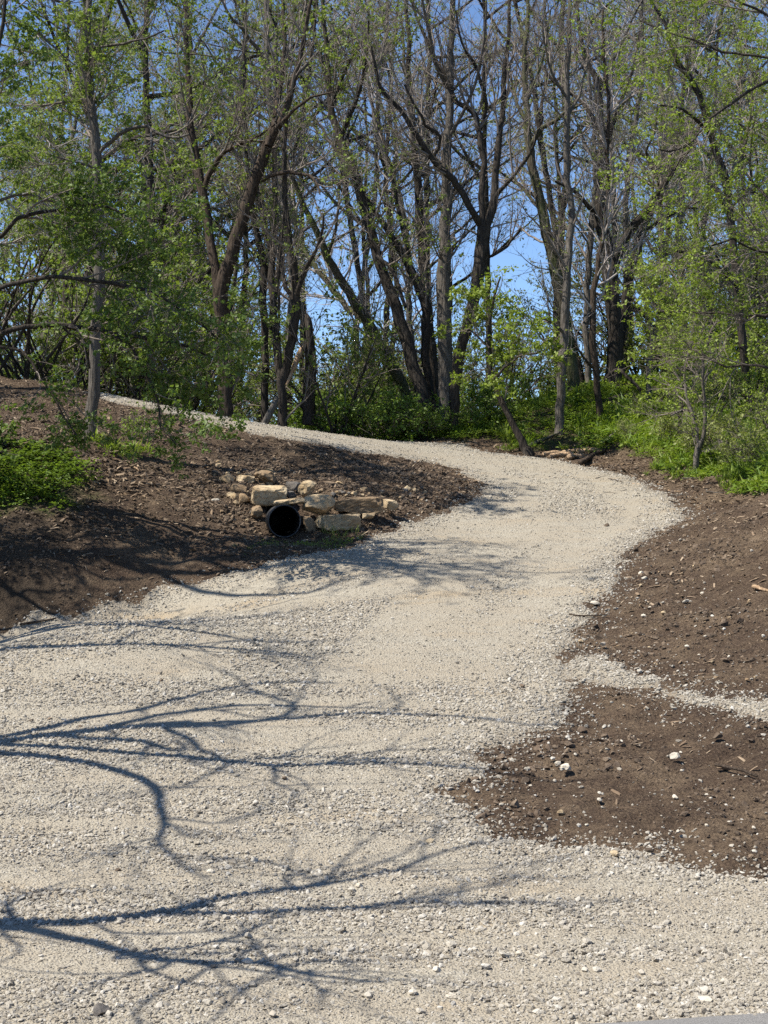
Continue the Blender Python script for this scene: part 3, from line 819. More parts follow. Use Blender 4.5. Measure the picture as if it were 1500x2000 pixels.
# -- centre
make_tree("tall_tree", "tall upright tree with the broadest pale base at the bend in the road",
          [trace([(868, 836, 40), (868, 790, 33), (870, 720, 30), (868, 640, 28), (867, 560, 27), (868, 480, 23), (870, 400, 21), (872, 340, 18), (876, 270, 16), (880, 190, 14), (881, 100, 12), (886, 0, 10), (890, -110, 6)], 42, 0, True),
           trace([(870, 345, 11), (850, 310, 10), (829, 289, 10), (812, 250, 9), (800, 200, 7), (790, 120, 6), (785, 40, 4)], 42, 2),
           trace([(876, 270, 8), (905, 220, 7), (930, 160, 6), (945, 80, 5), (950, 0, 3)], 42, -1.5),
           trace([(881, 180, 8), (850, 120, 7), (835, 50, 6), (815, -40, 4)], 42, -1.5)],
          18, M_BARK_G, M_TWIG, M_LEAF_O, 44, 300, 1700, 700, .055, WOODS)
make_tree("tall_tree", "straight dark tree close against the broad-based pale tree",
          [trace([(851, 828, 19), (846, 720, 18), (836, 610, 18), (827, 510, 17), (820, 440, 17), (816, 360, 16), (812, 300, 14), (806, 235, 12), (800, 150, 10), (796, 50, 8), (790, -80, 5)], 44.5, 0, True),
           trace([(814, 330, 8), (790, 290, 7), (770, 260, 6), (755, 230, 5), (735, 190, 3)], 44.5, 1.5),
           trace([(810, 290, 8), (835, 240, 7), (850, 180, 6), (860, 110, 4)], 44.5, -1.5)],
          19, M_BARK, M_TWIG_G, M_LEAF_O, 36, 240, 1400, 500, .055, WOODS)
make_tree("slender_tree", "thin tree rising left of the straight dark tree, few leaves",
          [trace([(812, 800, 12), (806, 700, 12), (800, 600, 12), (796, 500, 12), (791, 440, 11), (779, 385, 11), (761, 330, 10), (742, 275, 8), (728, 210, 7), (715, 130, 5), (708, 50, 4)], 47, 0, True)],
          20, M_BARK_G, M_TWIG_G, M_LEAF_O, 22, 150, 900, 500, .055, WOODS)
# -- the Y tree
make_tree("wide_forking_tree", "dark tree splitting into a wide Y of heavy limbs against blue sky",
          [trace([(884, 836, 22), (892, 740, 22), (899, 687, 22), (909, 645, 22), (922, 593, 22), (933, 553, 22), (938, 513, 23), (942, 470, 26), (946, 432, 27)], 41, 0, True),
           trace([(942, 440, 15), (930, 428, 15), (917, 400, 14), (900, 370, 14), (884, 350, 13), (866, 335, 12), (848, 315, 11), (829, 289, 11), (804, 247, 10), (779, 212, 9), (746, 179, 8), (735, 140, 6), (725, 90, 4)], 41, -1.6),
           trace([(942, 436, 13), (941, 385, 12), (943, 316, 12), (936, 261, 12), (930, 234, 11), (917, 214, 11), (892, 198, 10), (870, 154, 9), (851, 115, 8), (829, 69, 6), (805, 10, 5), (795, -50, 3)], 41, 1.5),
           trace([(950, 440, 17), (961, 405, 16), (969, 344, 14), (974, 275, 13), (980, 234, 12), (984, 165, 11), (990, 110, 9), (994, 60, 8), (995, -30, 6), (998, -110, 4)], 41, .6),
           trace([(964, 395, 9), (976, 375, 9), (1000, 345, 8), (1028, 312, 7), (1045, 280, 5), (1060, 230, 4)], 41.2, -1.5),
           trace([(936, 258, 8), (950, 205, 7), (940, 160, 6), (925, 120, 6), (900, 80, 4), (890, 20, 3)], 42, -1),
           trace([(960, 500, 6), (980, 490, 5), (1000, 470, 5), (1018, 445, 3)], 41, -1),
           trace([(845, 310, 7), (860, 270, 7), (840, 250, 6), (825, 230, 5), (790, 165, 4)], 40.2, -1)],
          21, M_BARK, M_TWIG, M_LEAF_O, 50, 330, 1700, 500, .055, WOODS)
# -- right group
make_tree("slender_tree", "slender tree at the roadside with pale peeling lower bark and a broken root",
          [trace([(1092, 846, 19), (1094, 800, 17), (1096, 740, 17), (1104, 670, 17), (1103, 607, 16), (1105, 553, 15), (1111, 500, 14), (1115, 412, 14), (1110, 357, 13), (1107, 275, 12), (1107, 192, 11), (1109, 110, 10), (1112, 30, 8), (1115, -70, 5)], 40.5, 0, True),
           trace([(1104, 655, 6), (1085, 635, 6), (1065, 625, 5), (1045, 615, 3)], 40.5, -.8),
           trace([(1107, 190, 6), (1080, 150, 5), (1065, 100, 4), (1060, 40, 3)], 40.5, -1),
           trace([(1108, 230, 6), (1130, 190, 5), (1145, 130, 4), (1150, 60, 3)], 40.5, 1)],
          22, M_BARK_G, M_TWIG, M_LEAF_O, 34, 230, 1300, 700, .055, WOODS)
make_tree("leaning_tree", "stout trunk leaning left behind the peeling-barked slender tree, blue sky on both sides",
          [trace([(1122, 765, 25), (1116, 713, 24), (1108, 650, 23), (1095, 570, 23), (1084, 527, 22), (1068, 454, 22), (1055, 399, 20), (1044, 344, 18), (1036, 297, 17), (1030, 247, 14), (1027, 192, 12), (1024, 120, 10), (1030, 40, 8), (1032, -50, 5)], 46, 0, True),
           trace([(1034, 290, 9), (1060, 250, 9), (1085, 235, 8), (1110, 215, 6), (1140, 200, 4)], 46, -1.5),
           trace([(1030, 240, 8), (1010, 205, 7), (1000, 160, 6), (985, 100, 4)], 46, 1.5),
           trace([(1058, 410, 8), (1035, 385, 7), (1010, 355, 6), (1000, 340, 5)], 46, 1.0),
           trace([(1028, 200, 8), (1050, 150, 7), (1065, 90, 5), (1075, 20, 4)], 46, -1)],
          23, M_BARK_M, M_TWIG, M_LEAF_O, 42, 280, 1500, 700, .055, WOODS)
make_tree("slender_tree", "thin dark tree on the grassy slope just right of the peeling-barked tree",
          [trace([(1171, 826, 15), (1167, 760, 13), (1161, 700, 13), (1157, 633, 12), (1161, 567, 11), (1170, 500, 10), (1184, 412, 9), (1188, 340, 9), (1189, 275, 8), (1188, 192, 7), (1180, 110, 6), (1178, 20, 4)], 41.5, 0, True),
           trace([(1160, 720, 6), (1140, 700, 5), (1120, 675, 4)], 41.5, -.8)],
          24, M_BARK_B, M_TWIG_G, M_LEAF_O, 24, 160, 1000, 400, .055, WOODS)
make_tree("forked_tree", "massive dark trunk up the slope with a stout limb reaching right",
          [trace([(1197, 748, 36), (1199, 700, 30), (1201, 640, 29), (1194, 567, 28), (1190, 513, 27), (1178, 460, 26), (1170, 420, 25), (1173, 357, 22), (1178, 289, 20), (1174, 247, 18), (1170, 195, 15), (1160, 151, 12), (1143, 110, 9), (1130, 40, 7), (1122, -50, 5)], 46.5, 0, True),
           trace([(1194, 560, 18), (1200, 520, 18), (1214, 481, 18), (1238, 440, 18), (1266, 407, 16), (1286, 376, 14), (1310, 340, 11), (1340, 300, 8), (1365, 250, 6)], 46.5, -2),
           trace([(1172, 330, 9), (1195, 250, 9), (1220, 180, 8), (1240, 120, 6), (1250, 60, 4)], 46.5, -1.5),
           trace([(1170, 420, 10), (1150, 405, 9), (1128, 380, 8), (1105, 365, 6), (1085, 355, 4)], 46.5, -1.5),
           trace([(1174, 250, 9), (1150, 215, 8), (1125, 190, 7), (1090, 170, 5), (1060, 130, 4)], 46.5, 1.5)],
          25, M_BARK, M_TWIG, M_LEAF_O, 48, 320, 1700, 900, .055, WOODS)
make_tree("slender_tree", "straight stem standing in front of the massive dark trunk on the slope",
          [trace([(1148, 720, 13), (1146, 640, 13), (1148, 560, 12), (1149, 509, 12), (1154, 454, 12), (1159, 399, 11), (1163, 330, 9), (1160, 250, 7), (1150, 150, 5), (1148, 50, 4)], 47.5, 0, True)],
          26, M_BARK_G, M_TWIG, M_LEAF_O, 20, 140, 800, 400, .055, WOODS)
make_tree("leaning_tree", "dark trunk leaning right between the massive trunk and the leafy right-hand trees",
          [trace([(1206, 740, 20), (1212, 660, 20), (1222, 590, 19), (1229, 536, 19), (1241, 495, 19), (1253, 454, 18), (1268, 415, 17), (1284, 385, 15), (1300, 350, 13), (1318, 300, 11), (1330, 240, 9), (1336, 170, 7), (1340, 90, 5)], 49, 0, True),
           trace([(1255, 450, 8), (1290, 430, 7), (1330, 410, 6), (1360, 405, 4)], 49, -1)],
          27, M_BARK, M_TWIG_G, M_LEAF, 32, 220, 1300, 1500, .065, WOODS)
make_tree("slender_tree", "straight thin stem right beside the massive dark trunk, rising to the top",
          [trace([(1216, 752, 12), (1210, 650, 12), (1204, 550, 11), (1200, 467, 11), (1199, 357, 10), (1195, 302, 9), (1190, 220, 8), (1196, 120, 6), (1200, 10, 4)], 48.3, 0, True)],
          28, M_BARK_G, M_TWIG_G, M_LEAF_O, 20, 140, 900, 300, .055, WOODS)
make_tree("sapling", "pale thin sapling trunk standing on the grassy slope under yellow-green leaves",
          [trace([(1267, 786, 10), (1267, 737, 9), (1271, 687, 8), (1276, 650, 6), (1285, 610, 5), (1290, 570, 4), (1300, 520, 3)], 43.5, 0, True)],
          29, M_BARK_G, M_TWIG, M_LEAF_Y, 16, 90, 420, 1800, .08, None, L1=(.9, 2.4), L2=(.5, 1.2), trange1=(.45, 1))
make_tree("sapling", "leaning dark sapling with bright yellow-green leaves at the outer bend of the road",
          [trace([(1030, 884, 20), (1018, 860, 14), (1004, 835, 12), (985, 790, 11), (966, 752, 10), (957, 715, 9), (955, 665, 8), (958, 620, 6), (965, 580, 5), (978, 540, 3)], 38.4, 0, True),
           trace([(962, 742, 6), (985, 720, 5), (1015, 695, 4), (1050, 690, 3)], 38.2, -.8),
           trace([(956, 680, 5), (930, 655, 4), (915, 640, 3)], 38.2, .6)],
          30, M_BARK, M_TWIG, M_LEAF_Y, 26, 130, 560, 3400, .085, None, L1=(.9, 2.0), L2=(.5, 1.1), L3=(.3, .6), trange1=(.4, 1), up=.06)
make_tree("small_tree", "crooked forking small tree with shredded pale bark at the edge of the right bank",
          [trace([(1356, 930, 13), (1362, 890, 13), (1369, 862, 13)], 33.5, 0, True),
           trace([(1366, 872, 8), (1360, 838, 8), (1351, 805, 7), (1341, 775, 6), (1336, 737, 5), (1340, 700, 4), (1350, 660, 3)], 33.5, .6),
           trace([(1370, 865, 9), (1376, 830, 8), (1377, 800, 7), (1373, 750, 6), (1373, 700, 5), (1386, 662, 4), (1400, 630, 3)], 33.5, -.6),
           trace([(1350, 805, 4), (1330, 800, 4), (1310, 812, 3)], 33.8, -.5)],
          31, M_BARK_G, M_TWIG, M_LEAF_Y, 26, 120, 480, 900, .055, None, L1=(.8, 1.9), L2=(.5, 1.0), L3=(.25, .6), trange1=(.3, 1))
make_tree("small_tree", "short dark stem behind the crooked forking tree on the right bank",
          [trace([(1325, 856, 9), (1330, 812, 8), (1335, 770, 7), (1342, 720, 5), (1350, 670, 4), (1352, 610, 3)], 36.6, 0, True)],
          32, M_BARK, M_TWIG, M_LEAF_Y, 18, 90, 400, 1300, .07, None, L1=(.8, 1.9), L2=(.5, 1.0), trange1=(.3, 1))
make_tree("leafy_tree", "dark leaning tree wrapped in yellow-green leaves above the right bank",
          [trace([(1466, 840, 17), (1452, 700, 16), (1440, 560, 16), (1428, 430, 15), (1416, 350, 15), (1396, 287, 14), (1385, 250, 13), (1366, 185, 12), (1346, 150, 11), (1318, 112, 9), (1300, 50, 7), (1276, 10, 5), (1250, -50, 3)], 38.5, -1, True),
           trace([(1390, 265, 8), (1350, 225, 6), (1320, 210, 5), (1290, 205, 3)], 37.8, -1),
           trace([(1440, 560, 8), (1400, 520, 7), (1360, 500, 5), (1320, 490, 4)], 38.3, -1.2),
           trace([(1420, 380, 8), (1450, 300, 7), (1470, 220, 5), (1480, 130, 4)], 38, 1)],
          33, M_BARK, M_TWIG, M_LEAF_Y, 44, 300, 1700, 8000, .062, WOODS, up=.06, trange1=(.40, 1))
# a leafy tree on the right whose trunk stands just outside the view, its limbs reaching in
make_tree("leafy_tree", "leafy tree at the far right reaching thin arching limbs over the right bank",
          [trace([(1590, 930, 22), (1585, 760, 21), (1580, 600, 20), (1575, 450, 18), (1570, 300, 16), (1565, 180, 14), (1555, 60, 11), (1545, -60, 8)], 30, 0, True),
           trace([(1562, 130, 7), (1500, 155, 6), (1450, 185, 6), (1405, 220, 5), (1380, 243, 5), (1350, 275, 4), (1320, 295, 4), (1287, 292, 3)], 30, -1),
           trace([(1560, 130, 7), (1500, 113, 6), (1455, 108, 5), (1412, 100, 5), (1350, 77, 4), (1305, 60, 4), (1250, 40, 3)], 30, .8),
           trace([(1558, 90, 7), (1500, 30, 6), (1450, 5, 5), (1400, -20, 4)], 30, -.6),
           trace([(1580, 600, 8), (1520, 608, 7), (1470, 618, 6), (1400, 612, 5), (1330, 608, 4), (1290, 608, 3)], 30, .8),
           trace([(1575, 480, 8), (1530, 420, 6), (1490, 380, 5), (1450, 330, 4)], 30, 1),
           trace([(1585, 760, 7), (1530, 730, 6), (1480, 715, 5), (1420, 715, 4), (1370, 690, 3)], 30, .6),
           trace([(1578, 540, 7), (1540, 500, 6), (1480, 490, 5), (1430, 470, 4), (1390, 480, 3)], 30, -.8)],
          34, M_BARK, M_TWIG, M_LEAF_Y, 44, 320, 1800, 8500, .062, WOODS, up=.05, trange1=(.34, 1))
# the near tree at the left whose drooping limb crosses the view
make_tree("leafy_tree", "dense deep-green tree at the left with a long drooping limb over the bank",
          [trace([(-55, 900, 24), (-50, 800, 23), (-48, 700, 22), (-40, 560, 19), (-30, 420, 16), (-20, 280, 13), (-5, 140, 10), (10, 0, 7)], 25.3, 0, True),
           trace([(-45, 690, 11), (0, 655, 10), (30, 642, 10), (70, 635, 10), (120, 637, 10), (180, 641, 9), (220, 650, 8), (280, 660, 7), (335, 668, 6), (400, 690, 5), (440, 702, 3)], 25.3, -.2),
           trace([(215, 648, 6), (258, 680, 6), (285, 735, 5), (308, 780, 4), (316, 830, 3), (345, 868, 2)], 24.7, -.4),
           trace([(-30, 675, 7), (40, 685, 6), (80, 735, 5), (110, 785, 4), (150, 850, 3)], 25.3, -.6),
           trace([(-40, 580, 10), (60, 545, 9), (140, 545, 8), (200, 550, 8), (260, 560, 7), (310, 575, 6), (360, 610, 5), (400, 640, 4), (430, 665, 3)], 25.3, -.9),
           trace([(-35, 480, 9), (40, 430, 8), (110, 410, 7), (180, 400, 5), (250, 420, 4), (320, 430, 3)], 25.3, -.8),
           trace([(120, 637, 6), (165, 680, 5), (175, 720, 4)], 24.9, .3)],
          35, M_BARK, M_TWIG, M_LEAF_D, 56, 380, 2000, 12500, .070, WOODS, L1=(.9, 2.2), L2=(.6, 1.3), L3=(.3, .6), up=.0, droop=.10, trange1=(.12, 1))
make_tree("leafy_tree", "leafy tree with fine arching twigs filling the upper left corner",
          [trace([(-95, 900, 22), (-80, 600, 20), (-60, 300, 17), (-40, 100, 13), (-20, -60, 9)], 36.0, 0, True),
           trace([(-45, 130, 7), (0, 25, 6), (50, 55, 6), (75, 65, 5), (110, 95, 4), (150, 130, 3)], 36.0, .8),
           trace([(-55, 250, 7), (0, 200, 6), (30, 215, 5), (80, 260, 4), (120, 300, 3)], 36.0, -.8),
           trace([(-60, 330, 7), (10, 300, 6), (80, 290, 5), (140, 280, 3)], 36.0, 1),
           trace([(-40, 60, 8), (30, -20, 6), (110, 0, 6), (140, 20, 4), (200, 40, 3)], 36.0, 1),
           trace([(-70, 420, 7), (0, 390, 6), (60, 380, 5), (120, 400, 3)], 36.0, .5)],
          36, M_BARK_G, M_TWIG_G, M_LEAF, 44, 330, 2000, 13500, .066, WOODS, up=.04, trange1=(.2, 1))

# -- bare trees left of the apron, outside the view: their limbs throw the branch shadows on the gravel
def plain_limbs(r, base, height, rad, lean=(0, 0), nlimb=5, limblen=(4, 7), start=.45, az=None, kink=.16):
    b = np.array(base, float); top = b + np.array([lean[0], lean[1], height])
    k = 8; P = [b + (top - b) * i / (k - 1) + np.r_[r.normal(0, .12 * (i > 0), 2), 0] for i in range(k)]
    R = [rad * (1.25 if i == 0 else 1 - .75 * i / (k - 1)) for i in range(k)]
    out = [(P, R)]
    for j in range(nlimb):
        t = start + (1 - start) * (j + r.random() * .6) / nlimb
        f = t * (k - 1); i = min(int(f), k - 2); p = P[i] + (P[i + 1] - P[i]) * (f - i)
        a = (r.uniform(0, 6.28) if az is None else az[j % len(az)] + r.normal(0, .25))
        d = np.array([math.cos(a), math.sin(a), r.uniform(.35, .9)]); d /= np.linalg.norm(d)
        L = r.uniform(*limblen) * (1.15 - .5 * t); m = 7; q, rr = [p], [rad * (1 - .7 * t) * .75]
        for s in range(1, m):
            d = unit(d + r.normal(0, kink, 3) + np.array([0, 0, .05])); q.append(q[-1] + d * L / (m - 1)); rr.append(rr[0] * (1 - .8 * s / (m - 1)))
        out.append((q, rr))
    return out
def gz(x, y): return float(ground_z(x, y)[0][0])
for (x, y, h, sd_, lab, az, st, nl, ll) in [
        (-9.6, 14.4, 11.0, 61, "bare tree left of the gravel apron throwing long branch shadows across it", (-.35, .1, -.8, .3, -.1), .62, 8, (5, 8)),
        (-8.0, 9.5, 9.4, 52, "bare tree by the paved road throwing branch shadows on the nearest gravel", (-.3, .2, -.7), .72, 3, (4.5, 6.5)),
        (-10.8, 18.6, 10.5, 54, "bare tree at the left end of the ditch casting thin forked shadows on the gravel", (-.5, 0, .3, -.2), .68, 5, (4.5, 6.5)),
        (-12.6, 22.4, 9.5, 55, "low spreading leafy tree left of the ditch shading the left bank", (-.4, .2, .7, -.1, 2.6), .35, 7, (3.5, 5.5)),
        (-11.6, 22.4, 15.5, 53, "leafing tree left of the ditch spreading its crown high over the driveway", (0, .25, -.2, .5, -.4), .66, 8, (6, 9.5))]:
    r = np.random.default_rng(sd_)
    make_tree("bare_tree", lab, plain_limbs(r, (x, y, gz(x, y) - .1), h, .22, (.6, 0), nl, ll, st, az, .30), sd_, M_BARK, M_TWIG, M_LEAF_O,
              54, 190, {53: 900, 55: 1500}.get(sd_, 300), {53: 2600, 55: 5000}.get(sd_, 0), .06, None, L1=(1.2, 3.2), trange1=(.35, 1), up=.0, wander1=.32, thick1=.02)

# -- woods behind: a few kinds of tree, repeated
def copy_tree(root, loc, rz, sc):
    c = root.copy(); COL.objects.link(c); c.location = loc; c.rotation_euler = (0, 0, rz); c.scale = sc
    for ch in root.children:
        k = ch.copy(); COL.objects.link(k); k.parent = c
    return c
MARKS = [(60, "the drooping deep-green tree"), (190, "the tall slim leafy tree"), (440, "the thick forked tree"), (530, "the clump of dark stems"),
         (640, "the mossy leaning tree"), (740, "the slanting thick trunk"), (825, "the straight dark tree"), (880, "the broad-based pale tree"), (950, "the wide Y-shaped tree"),
         (1060, "the stout left-leaning trunk"), (1112, "the peeling-barked tree"), (1195, "the massive dark trunk"), (1270, "the right-leaning dark trunk"), (1400, "the yellow-green leaning tree"), (1500, "the far-right leafy tree")]
def behind(px):
    return "behind " + min(MARKS, key=lambda m: abs(m[0] - px))[1]
kinds = [("bare grey-twigged tree with purplish twigs in far woods", M_BARK_G, M_TWIG_G, M_LEAF_O, 900),
         ("tree with thin olive spring leaves in far woods", M_BARK_G, M_TWIG_G, M_LEAF_O, 4500),
         ("tree in fresh green leaf in far woods", M_BARK, M_TWIG, M_LEAF, 6000),
         ("bare tree of several upright limbs in far woods", M_BARK, M_TWIG_G, M_LEAF_O, 1400)]
spots = []
rb = np.random.default_rng(99)
for _ in range(4000):
    if len(spots) >= 62: break
    px = rb.uniform(-120, 1620); mid = 400 < px < 1240; d = rb.uniform(48, 64) if mid else rb.uniform(49, 95)
    if mid and sum(400 < q[2] < 1240 for q in spots) >= 20: continue
    if px <= 400 and sum(q[2] <= 400 for q in spots) >= 18: continue
    x, y = (px - 750) / FPX * d, d
    if 890 < px < 1120 and rb.random() < .88: continue     # the open gap of sky
    if 1190 < px < 1290 and rb.random() < .7: continue
    if all((x - a) ** 2 + (y - b) ** 2 > 2.3 ** 2 for a, b, _ in spots): spots.append((x, y, px))
spots += [((px - 750) / FPX * d, d, px) for px, d in ((150, 53), (250, 51), (90, 56), (335, 60))]
first = {}
for i, (x, y, px) in enumerate(spots):
    if px < 420: kind = rb.choice([1, 1, 2, 2, 0])
    elif px > 1250: kind = rb.choice([1, 1, 2, 0])
    else: kind = rb.choice([0, 0, 3, 3])
    if i >= len(spots) - 4: kind = 2
    loc = (x, y, gz(x, y) - .15); kind = int(kind)
    lab, bk, tw, lf, nl = kinds[kind]
    var = int(rb.integers(0, 2)); key = (kind, var)
    if key not in first:
        r = np.random.default_rng(500 + kind * 10 + var)
        H = [22, 16, 15, 23][kind]
        first[key] = make_tree("woodland_tree", lab + " " + behind(px), plain_limbs(r, loc, H, .15, (r.normal(0, 2.2), r.normal(0, 1)), [11, 8, 8, 12][kind], (4.5, 8), [.48, .35, .22, .42][kind]),
                               500 + kind * 10 + var, bk, tw, lf, 60, 420, 2300, nl, .085, "trees in far woods", base=loc, L1=(1.8, 3.6), L3=(.5, 1.2), sides=8)
    else:
        s = rb.uniform(.85, 1.2) if i < len(spots) - 4 else rb.uniform(1.3, 1.55)
        cc = copy_tree(first[key], loc, rb.uniform(0, 6.28), (s, s, s * rb.uniform(.92, 1.12)))
        cc["label"] = lab + " " + behind(px)

# -- shrubs
def make_shrub(label, loc, seed, h, leafmat, leaves, n=9, group=None, size=.07, spread_=.7):
    r = np.random.default_rng(seed); b = np.array(loc)
    limbs = []
    for j in range(n):
        a = r.uniform(0, 6.28); d = unit(np.array([math.cos(a) * spread_, math.sin(a) * spread_, r.uniform(.8, 1.5)]))
        L = h * r.uniform(.6, 1.05); q = [b + np.array([math.cos(a), math.sin(a), 0]) * .06]; rr = [.018 * h / 2]
        for s in range(1, 6):
            d = unit(d + r.normal(0, .13, 3)); q.append(q[-1] + d * L / 5); rr.append(rr[0] * (1 - .15 * s))
        limbs.append((q, rr))
    root = empty("shrub", tuple(b), label, "shrub", group)
    g, paths, rads = Geo(), [], []
    for p, q in limbs:
        P, R = smooth_path(np.array(p) - b, q, .3); limb_tube(g, P, R, 6, r, .05); paths.append(P); rads.append(R)
    link_obj("stems", g.mesh("stems"), root, M_BARK)
    A, RA = children(paths, rads, 60, r, (.4 * h, .7 * h), (.4, 1.1), .05, 5, .2, .7, (.2, 1), thick=.008)
    B, RB = children(A, RA, 260, r, (.12 * h, .34 * h), (.4, 1.1), .04, 4, .2, .7, (.1, 1), rmin=.0025, thick=.005)
    g2 = Geo(); g2.add(*tubes(A, RA, 4)); g2.add(*tubes(B, RB, 3)); tag(link_obj("twigs", g2.mesh("twigs"), root, M_TWIG), kind="stuff")
    V, F, t = leaf_geo(B, leaves, r, size, (0, 1.0), .09)
    tag(link_obj("foliage", fast_mesh("foliage", V, F, False, {"tint": t}), root, leafmat), kind="stuff")
    return root
def shrub_row(lab, group, mat, spec, leaves, size=.07):
    src = []
    for i, (px, d, h) in enumerate(spec):
        x = (px - 750) / FPX * d; loc = (x, d, gz(x, d) - .05)
        if len(src) < 2:
            src.append((make_shrub(lab + " " + behind(px), loc, 700 + len(lab) * 3 + i, h, mat, leaves, group=group, size=size), h))
        else:
            o, hh = src[i % 2]; s = h / hh
            copy_tree(o, loc, i * 2.1, (s, s, s))["label"] = lab + " " + behind(px)
shrub_row("bushy mid-green shrub beyond the road", "shrubs beyond the upper road", M_HERB,
          [(745, 40.8, 1.7), (800, 41.2, 1.6), (690, 41.5, 1.5), (650, 42.5, 2.4), (720, 43.5, 2.5), (610, 43.0, 1.9), (770, 44.5, 2.2), (830, 40.6, 1.2), (930, 41.4, 1.0), (960, 43.0, 1.5), (900, 45.5, 1.8), (1000, 46, 1.4), (1055, 49, 1.5)], 2200)
shrub_row("thin young tree with mid-green leaves beyond the road", "young trees beyond the upper road", M_LEAF,
          [(655, 41.0, 4.6), (620, 44.5, 4.8), (730, 47, 4.4), (300, 47, 4.2), (360, 49, 4.6), (240, 46, 5.0), (120, 45, 5.4), (180, 49, 5.2), (60, 48, 5.5), (410, 50, 4.4), (20, 45.5, 5.8), (45, 42, 6.5), (115, 43, 7), (205, 43.5, 6.6), (285, 44.5, 6), (355, 46, 6.2), (-20, 41, 6.5)], 3000, .085)
shrub_row("yellow-green leafy shrub on the slope", "shrubs on the right-hand slope", M_LEAF_Y,
          [(1460, 38.5, 2.0), (1300, 48.5, 2.4), (1490, 39.5, 2.4), (1420, 42, 2.4), (1360, 46, 2.4), (1490, 31.6, 1.1), (1450, 46, 3.0), (1390, 49, 3.0), (1250, 51, 2.4), (1505, 35.0, 1.5), (1130, 52, 2.2), (1480, 50, 3.2), (1420, 33.6, .6), (1085, 51, 1.8)], 1500, .075)
shrub_row("small olive brush at the bank's edge", "brush at the edge of the right bank", M_LEAF_O,
          [(1395, 34.6, 1.3), (1290, 37.0, 1.0), (1440, 31.8, 1.0), (1340, 35.2, 1.1), (1230, 38.4, .7), (1470, 33.0, 1.4), (1385, 37.5, 1.6)], 900, .05)
shrub_row("olive-leaved understory sapling in the woods", "understory saplings in the woods", M_LEAF_O,
          [(680, 47, 6), (760, 49, 6.5), (640, 51, 6), (720, 45.5, 4.5), (830, 50, 6), (910, 49, 5.5), (990, 48, 4), (1050, 51, 4.5), (1140, 52, 5.5), (1250, 52, 6.5), (1330, 51, 7.5), (1400, 50, 6), (1470, 48, 6.5), (1500, 52, 8), (800, 54, 7), (890, 55, 7), (380, 52, 7), (520, 62, 7.5), (600, 66, 8), (700, 60, 7), (800, 66, 8), (450, 66, 8.5), (1000, 64, 6.5), (560, 58, 6)], 3000, .075)
make_shrub("dark leafy undergrowth shrub at the foot of the left bank's drooping tree", (-7.7, 27.6, gz(-7.7, 27.6)), 901, .8, M_LEAF_D, 2600)
make_shrub("thin yellowish seedling bush on the embankment right of the post-like trunk", tuple(at(258, 868, 30.8)), 902, .75, M_LEAF_Y, 260, 3, size=.055)

# -- ground cover
def herb_proto(seed, n, size, h, mat, blade=False):
    r = np.random.default_rng(seed); V, T = [], []
    a = r.uniform(0, 6.28, n); rad = r.random(n) ** .6 * (.5 if not blade else .25)
    base = np.c_[np.cos(a) * rad, np.sin(a) * rad, (r.uniform(.25, 1, n) * h if not blade else np.zeros(n))]
    d = unit(np.c_[np.cos(a + r.normal(0, .6, n)), np.sin(a + r.normal(0, .6, n)), r.uniform(-.3, .5, n) if not blade else r.uniform(1.2, 3.5, n)])
    side = unit(np.cross(d, np.array([0, 0, 1.]) + r.normal(0, .25, (n, 3)))); nn = np.cross(side, d)
    s = (size * np.exp(r.normal(0, .25, n)))[:, None]; w = s * (.34 if not blade else .045)
    mid = base + d * s * .5 + nn * s * .06
    V = np.stack([base, mid + side * w, base + d * s - nn * s * (.1 if not blade else .25), mid - side * w], 1).reshape(-1, 3)
    b = np.arange(n) * 4
    return proto("herb", V, np.stack([b, b + 1, b + 2, b + 3], 1), mat, False, {"tint": np.repeat(np.clip(r.normal(.5, .25, n), 0, 1), 4)})
def cover(name, n, poly, yr, protos, scale, label, cat, dens_seed, thr, margin=.0, pad=1.0, xmax=99, xmin=-99):
    x, y = frustum_xy(n, yr[0], yr[1], pad)
    s = sdf(poly, x, y) + (fbm(x * 1.4, y * 1.4, 21) - .5) * 1.2
    f = fbm(x * .8, y * .8, dens_seed, 4)
    k = (s > margin - .5) & (rng.random(n) < (sstep(thr, thr + .2, f) + .12) * sstep(margin - .5, margin + .7, s)) & (gsdf(x, y) < -.15) & (x < xmax) & (x > xmin)
    x, y = x[k], y[k]; z, _ = ground_z(x, y); m = len(x)
    sc = scale * np.exp(rng.normal(0, .3, m)) * (.7 + .7 * fbm(x * 1.2, y * 1.2, dens_seed + 5))
    scatter(name, np.c_[x, y, z], np.c_[rng.normal(0, .15, m), rng.normal(0, .15, m), rng.random(m) * 6.28], np.repeat(sc[:, None], 3, 1),
            rng.integers(0, len(protos), m), protos, label, cat)
cover("ground_cover", 34000, GREEN_R, (26, 56), [herb_proto(1, 30, .15, .30, M_HERB), herb_proto(2, 26, .17, .4, M_HERB), herb_proto(3, 34, .13, .22, M_LEAF_Y), herb_proto(4, 24, .16, .3, M_LEAF_Y)],
      .36, "low green herbs covering the woodland slope", "ground cover", 121, .40)
cover("woodland_grass", 26000, GREEN_R, (28, 56), [herb_proto(5, 26, .55, 0, M_LEAF_Y, True), herb_proto(6, 22, .6, 0, M_HERB, True)],
      .26, "yellowish grass blades on the right-hand slope", "grass", 131, .42, .0, xmin=2.0)
cover("bank_herbs", 16000, GREEN_L, (24, 31), [herb_proto(7, 26, .19, .4, M_HERB), herb_proto(8, 30, .15, .3, M_HERB), herb_proto(9, 22, .24, .6, M_LEAF_D)],
      .25, "lush green herbs on the left bank under the drooping limb", "ground cover", 141, .15, .35)
TUFT = drop([(192, 862), (215, 858), (262, 872), (275, 888), (230, 895), (196, 882)])
